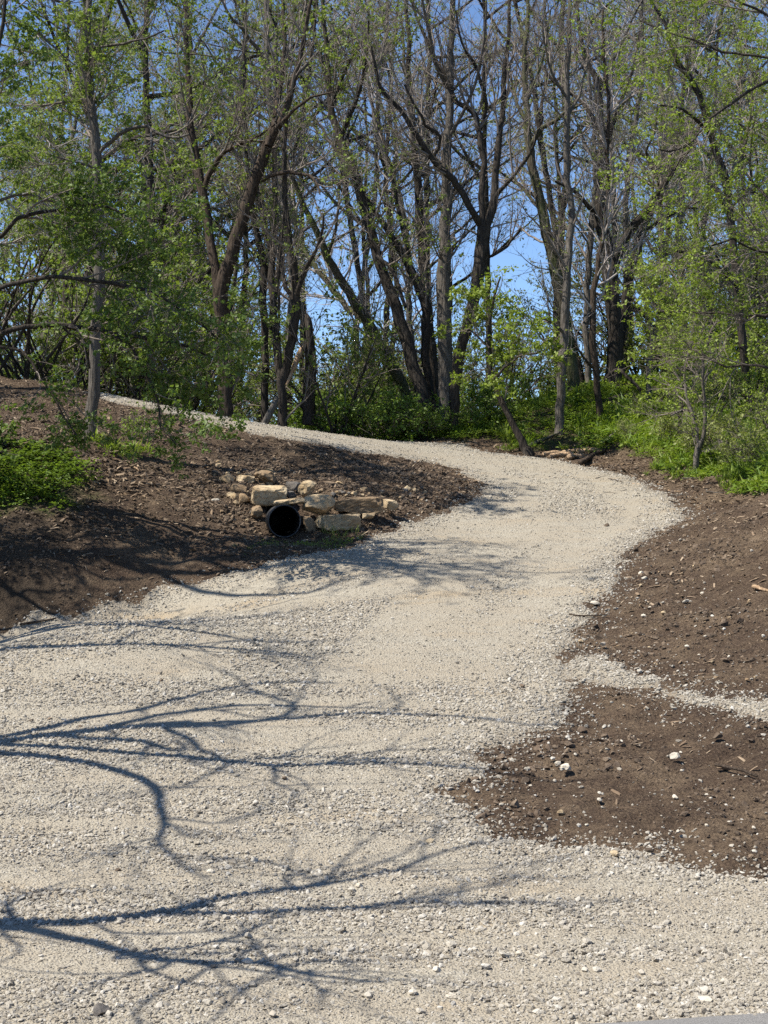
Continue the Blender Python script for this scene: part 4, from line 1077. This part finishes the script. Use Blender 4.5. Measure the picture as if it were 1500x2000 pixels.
cover("bank_tuft", 5000, TUFT, (28, 32), [herb_proto(10, 24, .16, .3, M_HERB), herb_proto(11, 24, .5, 0, M_LEAF_Y, True)],
      .34, "small green tuft of weeds beside the post-like trunk", "weeds", 151, .0, .15)
SEEP = drop([(545, 1068), (600, 1052), (650, 1046), (690, 1050), (640, 1066), (590, 1078)])
cover("ditch_grass", 3500, SEEP, (24, 29), [herb_proto(12, 12, .45, 0, M_LEAF_O, True), herb_proto(13, 14, .12, .15, M_HERB)],
      .20, "sparse thin grass sprouting in front of the culvert pipe", "grass", 161, .35, -.3)

# ------------------------------------------------------------------ culvert pipe
cp = empty("culvert_pipe", (PIPE[0] + .02, PIPE[1] - .07, PIPE[2]), "black plastic culvert pipe opening below the limestone blocks", "pipe")
def revolve(prof, n=40):
    a = np.arange(n) / n * 2 * np.pi; prof = np.array(prof); k = len(prof)
    V = np.stack([prof[:, 1:2] * np.cos(a), np.repeat(prof[:, 0:1], n, 1), prof[:, 1:2] * np.sin(a)], -1).reshape(-1, 3)
    b = (np.arange(k - 1) * n)[:, None]; j = np.arange(n)
    return V, np.stack([b + j, b + (j + 1) % n, b + n + (j + 1) % n, b + n + j], -1).reshape(-1, 4)
cp.rotation_euler = (0, 0, math.radians(8))
N_ = NT("black_plastic"); M_PLAS = N_.surf((.014, .014, .015), .55, None, .35)
N_ = NT("worn_plastic_rim"); M_RIM = N_.surf(N_.ramp(N_.noise(N_.coord(), 12, 3, .6), [(.45, (.02, .02, .021)), (.75, (.085, .083, .08))]), .45, None, .4)
pr_ = [(.02, .312)]
for i in range(40):
    y = .06 + i * .07; pr_ += [(y, .312), (y + .018, .292), (y + .045, .292), (y + .063, .312)]
link_obj("outer_wall", fast_mesh("outer_wall", *revolve(pr_), True), cp, M_PLAS)
link_obj("inner_wall", fast_mesh("inner_wall", *revolve([(.006, .286), (.5, .285), (1.5, .285), (2.9, .285), (2.9, .001)]), True), cp, M_PLAS)
link_obj("rim", fast_mesh("rim", *revolve([(.005, .2865), (-.008, .292), (-.012, .301), (-.008, .310), (.02, .3135), (.03, .313)]), True), cp, M_RIM)

# ------------------------------------------------------------------ rocks
def block_verts(seed, n=9, noise=.075):
    """a quarried block: cube with broken corners and uneven faces"""
    r = np.random.default_rng(seed); bm = bmesh.new(); bmesh.ops.create_cube(bm, size=2)
    bmesh.ops.subdivide_edges(bm, edges=bm.edges[:], cuts=n, use_grid_fill=True)
    V = np.array([v.co[:] for v in bm.verts]); bmesh.ops.triangulate(bm, faces=bm.faces[:])
    F = np.array([[v.index for v in f.verts] for f in bm.faces]); bm.free()
    V = V / (np.abs(V) ** 14).sum(1, keepdims=True) ** (1 / 14)
    V = V * (1 + r.uniform(-.10, .10, 3) * V[:, [1, 2, 0]])
    for _ in range(20):
        q = np.sign(r.normal(size=3)) * r.uniform(.15, 1, 3) * (r.random(3) < .8); q[r.integers(0, 3)] += .6
        q /= np.linalg.norm(q); d = r.uniform(.70, .95) * (V @ q).max(); e = np.maximum(V @ q - d, 0); V = V - e[:, None] * q
    for f, a in ((2.2, noise), (5.0, noise * .6), (11., noise * .35)):
        ph = r.uniform(0, 6, (3, 3)); W = r.normal(size=(3, 3, 3)) * f * .6
        V = V + a * np.stack([np.sin(V @ W[i] + ph[i]).mean(1) for i in range(3)], 1)
    V += r.normal(0, noise * .22, V.shape)
    return V, F
def rock(name, label, px, py, w, h, d, mat, seed, power=3.2, depth=None, rot=0.0, yaw=0.0, cuts=9, group=None, cat="rock", sub=3, sink=.0, noise=.035):
    V, F = block_verts(seed) if power >= 5 else rock_verts(seed, power, cuts + 4, sub, noise, (.55, .88))
    W, H = w / FPX * d, h / FPX * d; D = depth if depth is not None else (W + H) * .5
    V = (V - (V.max(0) + V.min(0)) / 2) / (V.max(0) - V.min(0))
    V = V * np.array([W, D, H])
    ca, sa = math.cos(yaw), math.sin(yaw); V = V @ np.array([[ca, -sa, 0], [sa, ca, 0], [0, 0, 1]]).T
    ca, sa = math.cos(rot), math.sin(rot); V = V @ np.array([[ca, 0, -sa], [0, 1, 0], [sa, 0, ca]]).T
    o = link_obj(name, fast_mesh(name, V, F, False), None, mat)
    c = at(px, py, d); o.location = (c[0], c[1] + D * .32, c[2] - sink)
    return tag(o, label, cat, group)
HW = "rocks piled around the culvert"
rock("limestone_block", "squared limestone block with pale flat top above left of the pipe", 524, 968, 70, 42, 28.0, M_ROCK, 1, 7, .55, -.03, .22, 8, HW)
rock("limestone_slab", "thin tilted limestone slab lying right on top of the pipe", 566, 980, 66, 13, 27.35, M_ROCK, 2, 6, .6, math.radians(6), 0, 6, HW)
rock("limestone_boulder", "large angular pale boulder right of the pipe, bright sunlit facet", 621, 986, 68, 44, 27.4, M_ROCK, 43, 2.2, .5, math.radians(8), .3, 8, HW)
rock("limestone_block", "longest brown-faced limestone block in the upper course right of the pipe", 702, 988, 100, 35, 27.7, M_ROCK_D, 4, 8, .5, .03, -.14, 7, HW)
rock("limestone_block", "half-buried limestone block of the lower course under the longest block", 660, 1021, 92, 33, 27.1, M_ROCK, 5, 8, .45, .05, .1, 7, HW)
rock("limestone_block", "short upright stub of stone between the pipe and the lower block", 604, 1024, 24, 38, 27.25, M_ROCK_D, 6, 6, .3, .12, .2, 7, HW)
rock("limestone_block", "small pale end block at the right end of the upper course", 765, 986, 30, 21, 28.2, M_ROCK, 7, 6, .3, -.12, .4, 8, HW)
rock("limestone_block", "small pale wedge at the right end of the lower course", 720, 1008, 26, 11, 27.3, M_ROCK, 8, 5, .25, 0, 0, 8, HW)
rock("boulder", "rounded rough brown boulder behind the squared block", 516, 933, 44, 31, 29.2, M_ROCK_D, 9, 2.2, .4, 0, 0, 10, HW, noise=.06)
rock("boulder", "tan lumpy boulder behind the tilted slab", 601, 955, 40, 34, 28.4, M_ROCK, 10, 2.2, .35, .3, 0, 10, HW, noise=.07)
rock("boulder", "pale triangular rock leaning at the left of the pile", 442, 938, 32, 29, 29.3, M_ROCK, 11, 2.6, .3, -.3, .3, 9, HW)
rock("limestone_slab", "flat pale slab between the triangular rock and the rounded boulder", 479, 936, 38, 17, 29.3, M_ROCK, 12, 5, .4, -.05, 0, 8, HW)
rock("boulder", "pale low rock at the far left end of the pile", 397, 921, 32, 18, 30.0, M_ROCK, 13, 2.5, .3, 0, 0, 9, HW)
rock("boulder", "brown rock with pale top below the flat slab", 465, 955, 33, 23, 28.7, M_ROCK_D, 14, 2.8, .3, 0, 0, 9, HW)
rock("boulder", "pale rock below the triangular one at the pile's lower left", 452, 971, 26, 22, 28.4, M_ROCK, 15, 2.4, .25, .4, 0, 9, HW)
rock("boulder", "squarish brown rock just left of the squared block", 477, 973, 22, 20, 28.2, M_ROCK_D, 16, 4, .2, 0, 0, 9, HW)
rock("boulder", "grey rock wedged between the squared block and the tan lumpy boulder", 568, 966, 22, 15, 28.3, M_ROCK_G, 17, 2.4, .2, 0, 0, 9, HW)
rock("boulder", "dark rock in shade behind the wedged grey one", 572, 949, 30, 18, 28.9, M_ROCK_G, 18, 3, .25, 0, 0, 9, HW)
rock("boulder", "tan broken rock against the left side of the pipe", 500, 1000, 26, 26, 27.6, M_ROCK_D, 19, 2.4, .25, .3, 0, 9, HW, noise=.08)
rock("boulder", "small white stone low on the slope left of the pile", 421, 978, 17, 9, 28.1, M_ROCK_W, 20, 3, .12, 0, 0, 8, HW)
small_lab = "small tan stone in the loose rubble above and beside the culvert blocks"
for i in range(78):
    if i >= 52: px = rng.uniform(375, 530); py = 915 + (px - 375) * .25 + rng.normal(0, 14)
    elif i < 34: px, py = rng.uniform(640, 835), 0; py = 962 - (px - 640) * .02 + rng.normal(0, 9)
    elif i < 44: px, py = rng.uniform(430, 660), rng.normal(948, 12)
    else: px, py = rng.uniform(430, 520), rng.normal(1000, 18)
    p = raycast(px, py)
    w = float(np.clip(np.exp(rng.normal(2.35, .3)), 7, 18))
    rock("rubble_stone", small_lab, px, py - w * .15, w, w * rng.uniform(.5, .8), p[1] - .03, [M_ROCK, M_ROCK_D, M_ROCK, M_ROCK_G][i % 4], 60 + i % 9, 2.4, None, rng.normal(0, .3), rng.uniform(0, 3), 8, "rubble stones around the culvert", "stone", 2)
# single stones lying on gravel and soil
def lying(name, label, px, py, w, h, mat, seed, group=None, power=2.5, cat="stone", depth=None):
    p = raycast(px, py + h * .4)
    return rock(name, label, px, py, w, h, p[1] - .02, mat, seed, power, depth, 0, (seed * .7) % 3, 9, group, cat, 2)
lying("stone", "largest grey stone half set in the gravel near the paved road", 195, 1974, 40, 24, M_ROCK_G, 80)
lying("stone", "pale flat stone lying on the gravel close to the asphalt corner", 1376, 1954, 38, 13, M_ROCK_W, 81)
lying("stone", "white faceted stone alone on the dark soil by the dry stick", 1320, 1477, 21, 14, M_ROCK_W, 82)
lying("stone", "tan stone in the clay lump on the dark soil patch", 1096, 1587, 20, 12, M_ROCK, 83)
lying("stone", "yellowish stone at the gravel's edge below the dark soil patch", 1202, 1670, 24, 13, M_ROCK, 84)
lying("soil_clod", "black clod at the gravel's edge beside the yellowish stone", 1270, 1661, 18, 10, M_CLOD, 85, cat="clod")
lying("soil_clod", "black clod on the brown soil above the white faceted stone", 1402, 1437, 20, 13, M_CLOD, 86, cat="clod")
lying("stone", "dark stone on the bare gravel just below the long branch shadow", 480, 1340, 15, 10, M_ROCK_G, 87)
lying("stone", "tan clay lump on the gravel left of the soil patch's tip", 840, 1645, 20, 12, M_ROCK, 88)
lying("stone", "bluish white stone on the foreground gravel", 809, 1733, 15, 10, M_ROCK_W, 89)
lying("stone", "pale flat rock at the ragged edge of the upper gravel, by the reddish stick", 1163, 1178, 20, 9, M_ROCK_W, 90)
lying("stone", "round white pebble on the brown slope above the gravel tongue", 1250, 1311, 11, 8, M_ROCK_W, 91)
for i, (px, py, w) in enumerate([(1080, 1482, 13), (1090, 1491, 14), (1106, 1498, 22), (1098, 1502, 12)]):
    lying("stone", "white stone in the little cluster on the dark soil patch", px, py, w, w * .62, M_ROCK_W, 92 + i, "white stones clustered on the soil patch")
for i, (px, py) in enumerate([(97, 1405), (60, 1408), (156, 1419), (315, 1330), (417, 1587), (1186, 1026), (1090, 1440), (1020, 1340), (555, 1520), (690, 1790), (980, 1875), (230, 1700)]):
    lying("soil_clod", "dark clod of soil fallen on the pale gravel", px, py, rng.uniform(9, 14), rng.uniform(6, 9), M_CLOD, 100 + i, "dark clods on the gravel", cat="clod")
for i in range(28):
    px, py = rng.uniform(930, 1490), rng.uniform(1440, 1690)
    p = raycast(px, py)
    if gsdf(np.array([p[0]]), np.array([p[1]]))[0] > -.1: continue
    w = float(np.clip(np.exp(rng.normal(2.15, .25)), 6, 15))
    lying("stone", "small white stone scattered on the dark soil patch", px, py, w, w * .65, M_ROCK_W, 120 + i % 8, "white stones scattered on the soil patch")
for i in range(40):
    px, py = rng.uniform(20, 1480), 1600 + 390 * rng.random() ** .7
    p = raycast(px, py)
    if gsdf(np.array([p[0]]), np.array([p[1]]))[0] < .3: continue
    w = rng.uniform(13, 22)
    lying("stone", "larger pale limestone piece standing out of the foreground gravel", px, py, w, w * .6, [M_ROCK_W, M_GRAVEL][i % 2], 130 + i % 8, "larger limestone pieces in the gravel")
for i in range(60):
    px, py = rng.uniform(1130, 1495), rng.uniform(1020, 1330)
    p = raycast(px, py)
    if gsdf(np.array([p[0]]), np.array([p[1]]))[0] > -.1: continue
    w = float(np.clip(np.exp(rng.normal(1.9, .3)), 5, 13))
    lying("stone", "small pale stone sprinkled on the brown slope right of the driveway", px, py, w, w * .6, [M_ROCK_W, M_ROCK, M_ROCK_D][i % 3], 140 + i % 8, "stones on the right-hand slope")

# ------------------------------------------------------------------ sticks and fallen wood
def stick(name, label, pts, r0, r1, mat, seed, lift=.02, cat="stick", group=None, wob=.02, grounded=True, sides=7):
    r = np.random.default_rng(seed); P = []
    for q in pts:
        if len(q) == 3: P.append(at(*q))
        else:
            p = raycast(*q); P.append(p + np.array([0, -.02, lift]))
    P = np.array(P)
    R = np.linspace(r0, r1, len(P))
    S, RS = smooth_path(P, R, .12); S[1:-1] += r.normal(0, wob * .3, (len(S) - 2, 3))
    o0 = S[0].copy(); g = Geo(); limb_tube(g, S - o0, RS, sides, r, .14)
    V, F = np.concatenate(g.V), np.concatenate(g.F)
    n = len(V); V = np.vstack([V, (S - o0)[0], (S - o0)[-1]]); k = sides
    caps = np.array([[n, (j + 1) % k, j] for j in range(k)] + [[n + 1, n - k + j, n - k + (j + 1) % k] for j in range(k)])
    o = link_obj(name, fast_mesh(name, V, [F, caps], True), None, mat); o.location = tuple(o0)
    return tag(o, label, cat, group)
stick("dry_stick", "dry brown stick lying on the soil right of the white faceted stone", [(1396, 1497), (1425, 1503), (1452, 1509), (1478, 1519)], .018, .012, M_BARK_B, 1)
stick("dry_stick", "thin reddish stick at the ragged gravel edge on the upper bend", [(1112, 1202), (1140, 1206), (1185, 1203)], .016, .008, M_BARK_B, 2)
stick("dry_stick", "pale splinter of wood on the brown slope at the frame's right", [(1470, 1148), (1485, 1152), (1510, 1158)], .035, .02, M_WOOD, 3)
stick("fallen_limb", "pale fallen limb leading down from the peeling-barked tree to the road", [(1032, 876), (1050, 866), (1070, 858), (1090, 850)], .055, .03, M_BARK_G, 4, .05)
stick("fallen_limb", "reddish brown limb propped at the road's outer edge", [(1134, 910), (1150, 900), (1168, 890), (1182, 884)], .07, .05, M_BARK_B, 5, .08)
for i, (a, b) in enumerate([((1062, 891), (1098, 886)), ((1075, 895), (1120, 890)), ((1100, 888), (1150, 880)), ((1110, 897), (1140, 893)), ((1125, 886), (1172, 882)), ((1090, 893), (1112, 886))]):
    stick("split_wood", "slab of pale split wood in the scrap heap at the outer bend", [a, ((a[0] + b[0]) / 2, (a[1] + b[1]) / 2 - 1), b], .07, .05, M_WOOD, 10 + i, .05, "wood", "split wood at the outer bend")
stick("rotten_log", "short rotten grey-brown log beside the crooked forking tree", [(1376, 902), (1398, 888), (1422, 874)], .17, .14, M_BARK_G, 20, .12, "log", sides=10)
stick("fallen_log", "dark fallen log on the grassy slope behind the thin dark tree", [(1180, 790), (1205, 782), (1232, 774)], .09, .06, M_BARK, 21, .07, "log")
stick("fallen_limb", "dark fallen limb crossing under the massive trunk", [(1180, 742, 45), (1205, 722, 45), (1228, 738, 44.6), (1250, 762, 44.2)], .06, .05, M_BARK, 22, .05)
stick("fallen_limb", "grey branch lying down the grassy slope", [(1178, 870), (1205, 848), (1232, 828), (1250, 815)], .045, .02, M_BARK_G, 23, .08)
stick("fallen_limb", "grey broken branch propped in the brush on the right bank", [(1300, 722, 38), (1330, 710, 37.6), (1360, 702, 37.2), (1400, 640, 37)], .03, .02, M_BARK_G, 24)
stick("dry_stick", "pale stick by the rock pile's upper left on the bank", [(253, 908), (262, 914), (272, 922)], .03, .02, M_WOOD, 25)
stick("dry_stick", "pale wood piece at the foot of the post-like trunk", [(195, 866), (205, 868), (218, 872)], .05, .035, M_WOOD, 26)
stick("dry_stick", "bark strip at the gravel's left edge by the ditch", [(40, 1222), (75, 1216), (110, 1210)], .02, .012, M_BARK_B, 27)
for i in range(26):
    px, py = (rng.uniform(1160, 1490), rng.uniform(905, 985)) if i < 16 else (rng.uniform(180, 480), rng.uniform(850, 960))
    a = rng.uniform(-.5, .5); L = rng.uniform(8, 18)
    try: stick("dry_stick", "short dry stick in the debris on the bank", [(px - L * math.cos(a), py - L * math.sin(a) * .5), (px, py), (px + L * math.cos(a), py + L * math.sin(a) * .5)], .014, .007, [M_WOOD, M_BARK_B, M_BARK_G][i % 3], 40 + i, .015, "stick", "sticks in the debris on the banks")
    except Exception: pass
# splintered snag by the clump
sn = empty("splintered_snag", tuple(at(600, 812, 40.8)), "broken dark snag with a pale splintered limb torn down beside it", "snag")
def snag_part(name, pts, mat, seed, sides=9):
    r = np.random.default_rng(seed); P, R = smooth_path([at(*q[:3]) for q in pts], [q[3] / FPX * q[2] * .5 for q in pts], .15)
    P = P - np.array(sn.location); g = Geo(); limb_tube(g, P, R, sides, r, .2); link_obj(name, g.mesh(name), sn, mat)
snag_part("trunk", [(602, 830, 40.8, 26), (604, 770, 40.8, 24), (606, 700, 40.8, 24), (603, 650, 40.8, 21), (601, 622, 40.8, 14), (598, 612, 40.8, 3)], M_BARK, 1)
snag_part("torn_limb", [(597, 664, 40.5, 6), (588, 684, 40.3, 12), (578, 706, 40.1, 11), (569, 728, 40.0, 7), (560, 752, 39.9, 4)], M_WOOD, 2)
snag_part("fallen_butt", [(542, 776, 39.7, 7), (534, 792, 39.6, 14), (524, 812, 39.5, 15), (514, 832, 39.5, 13)], M_BARK_G, 3)
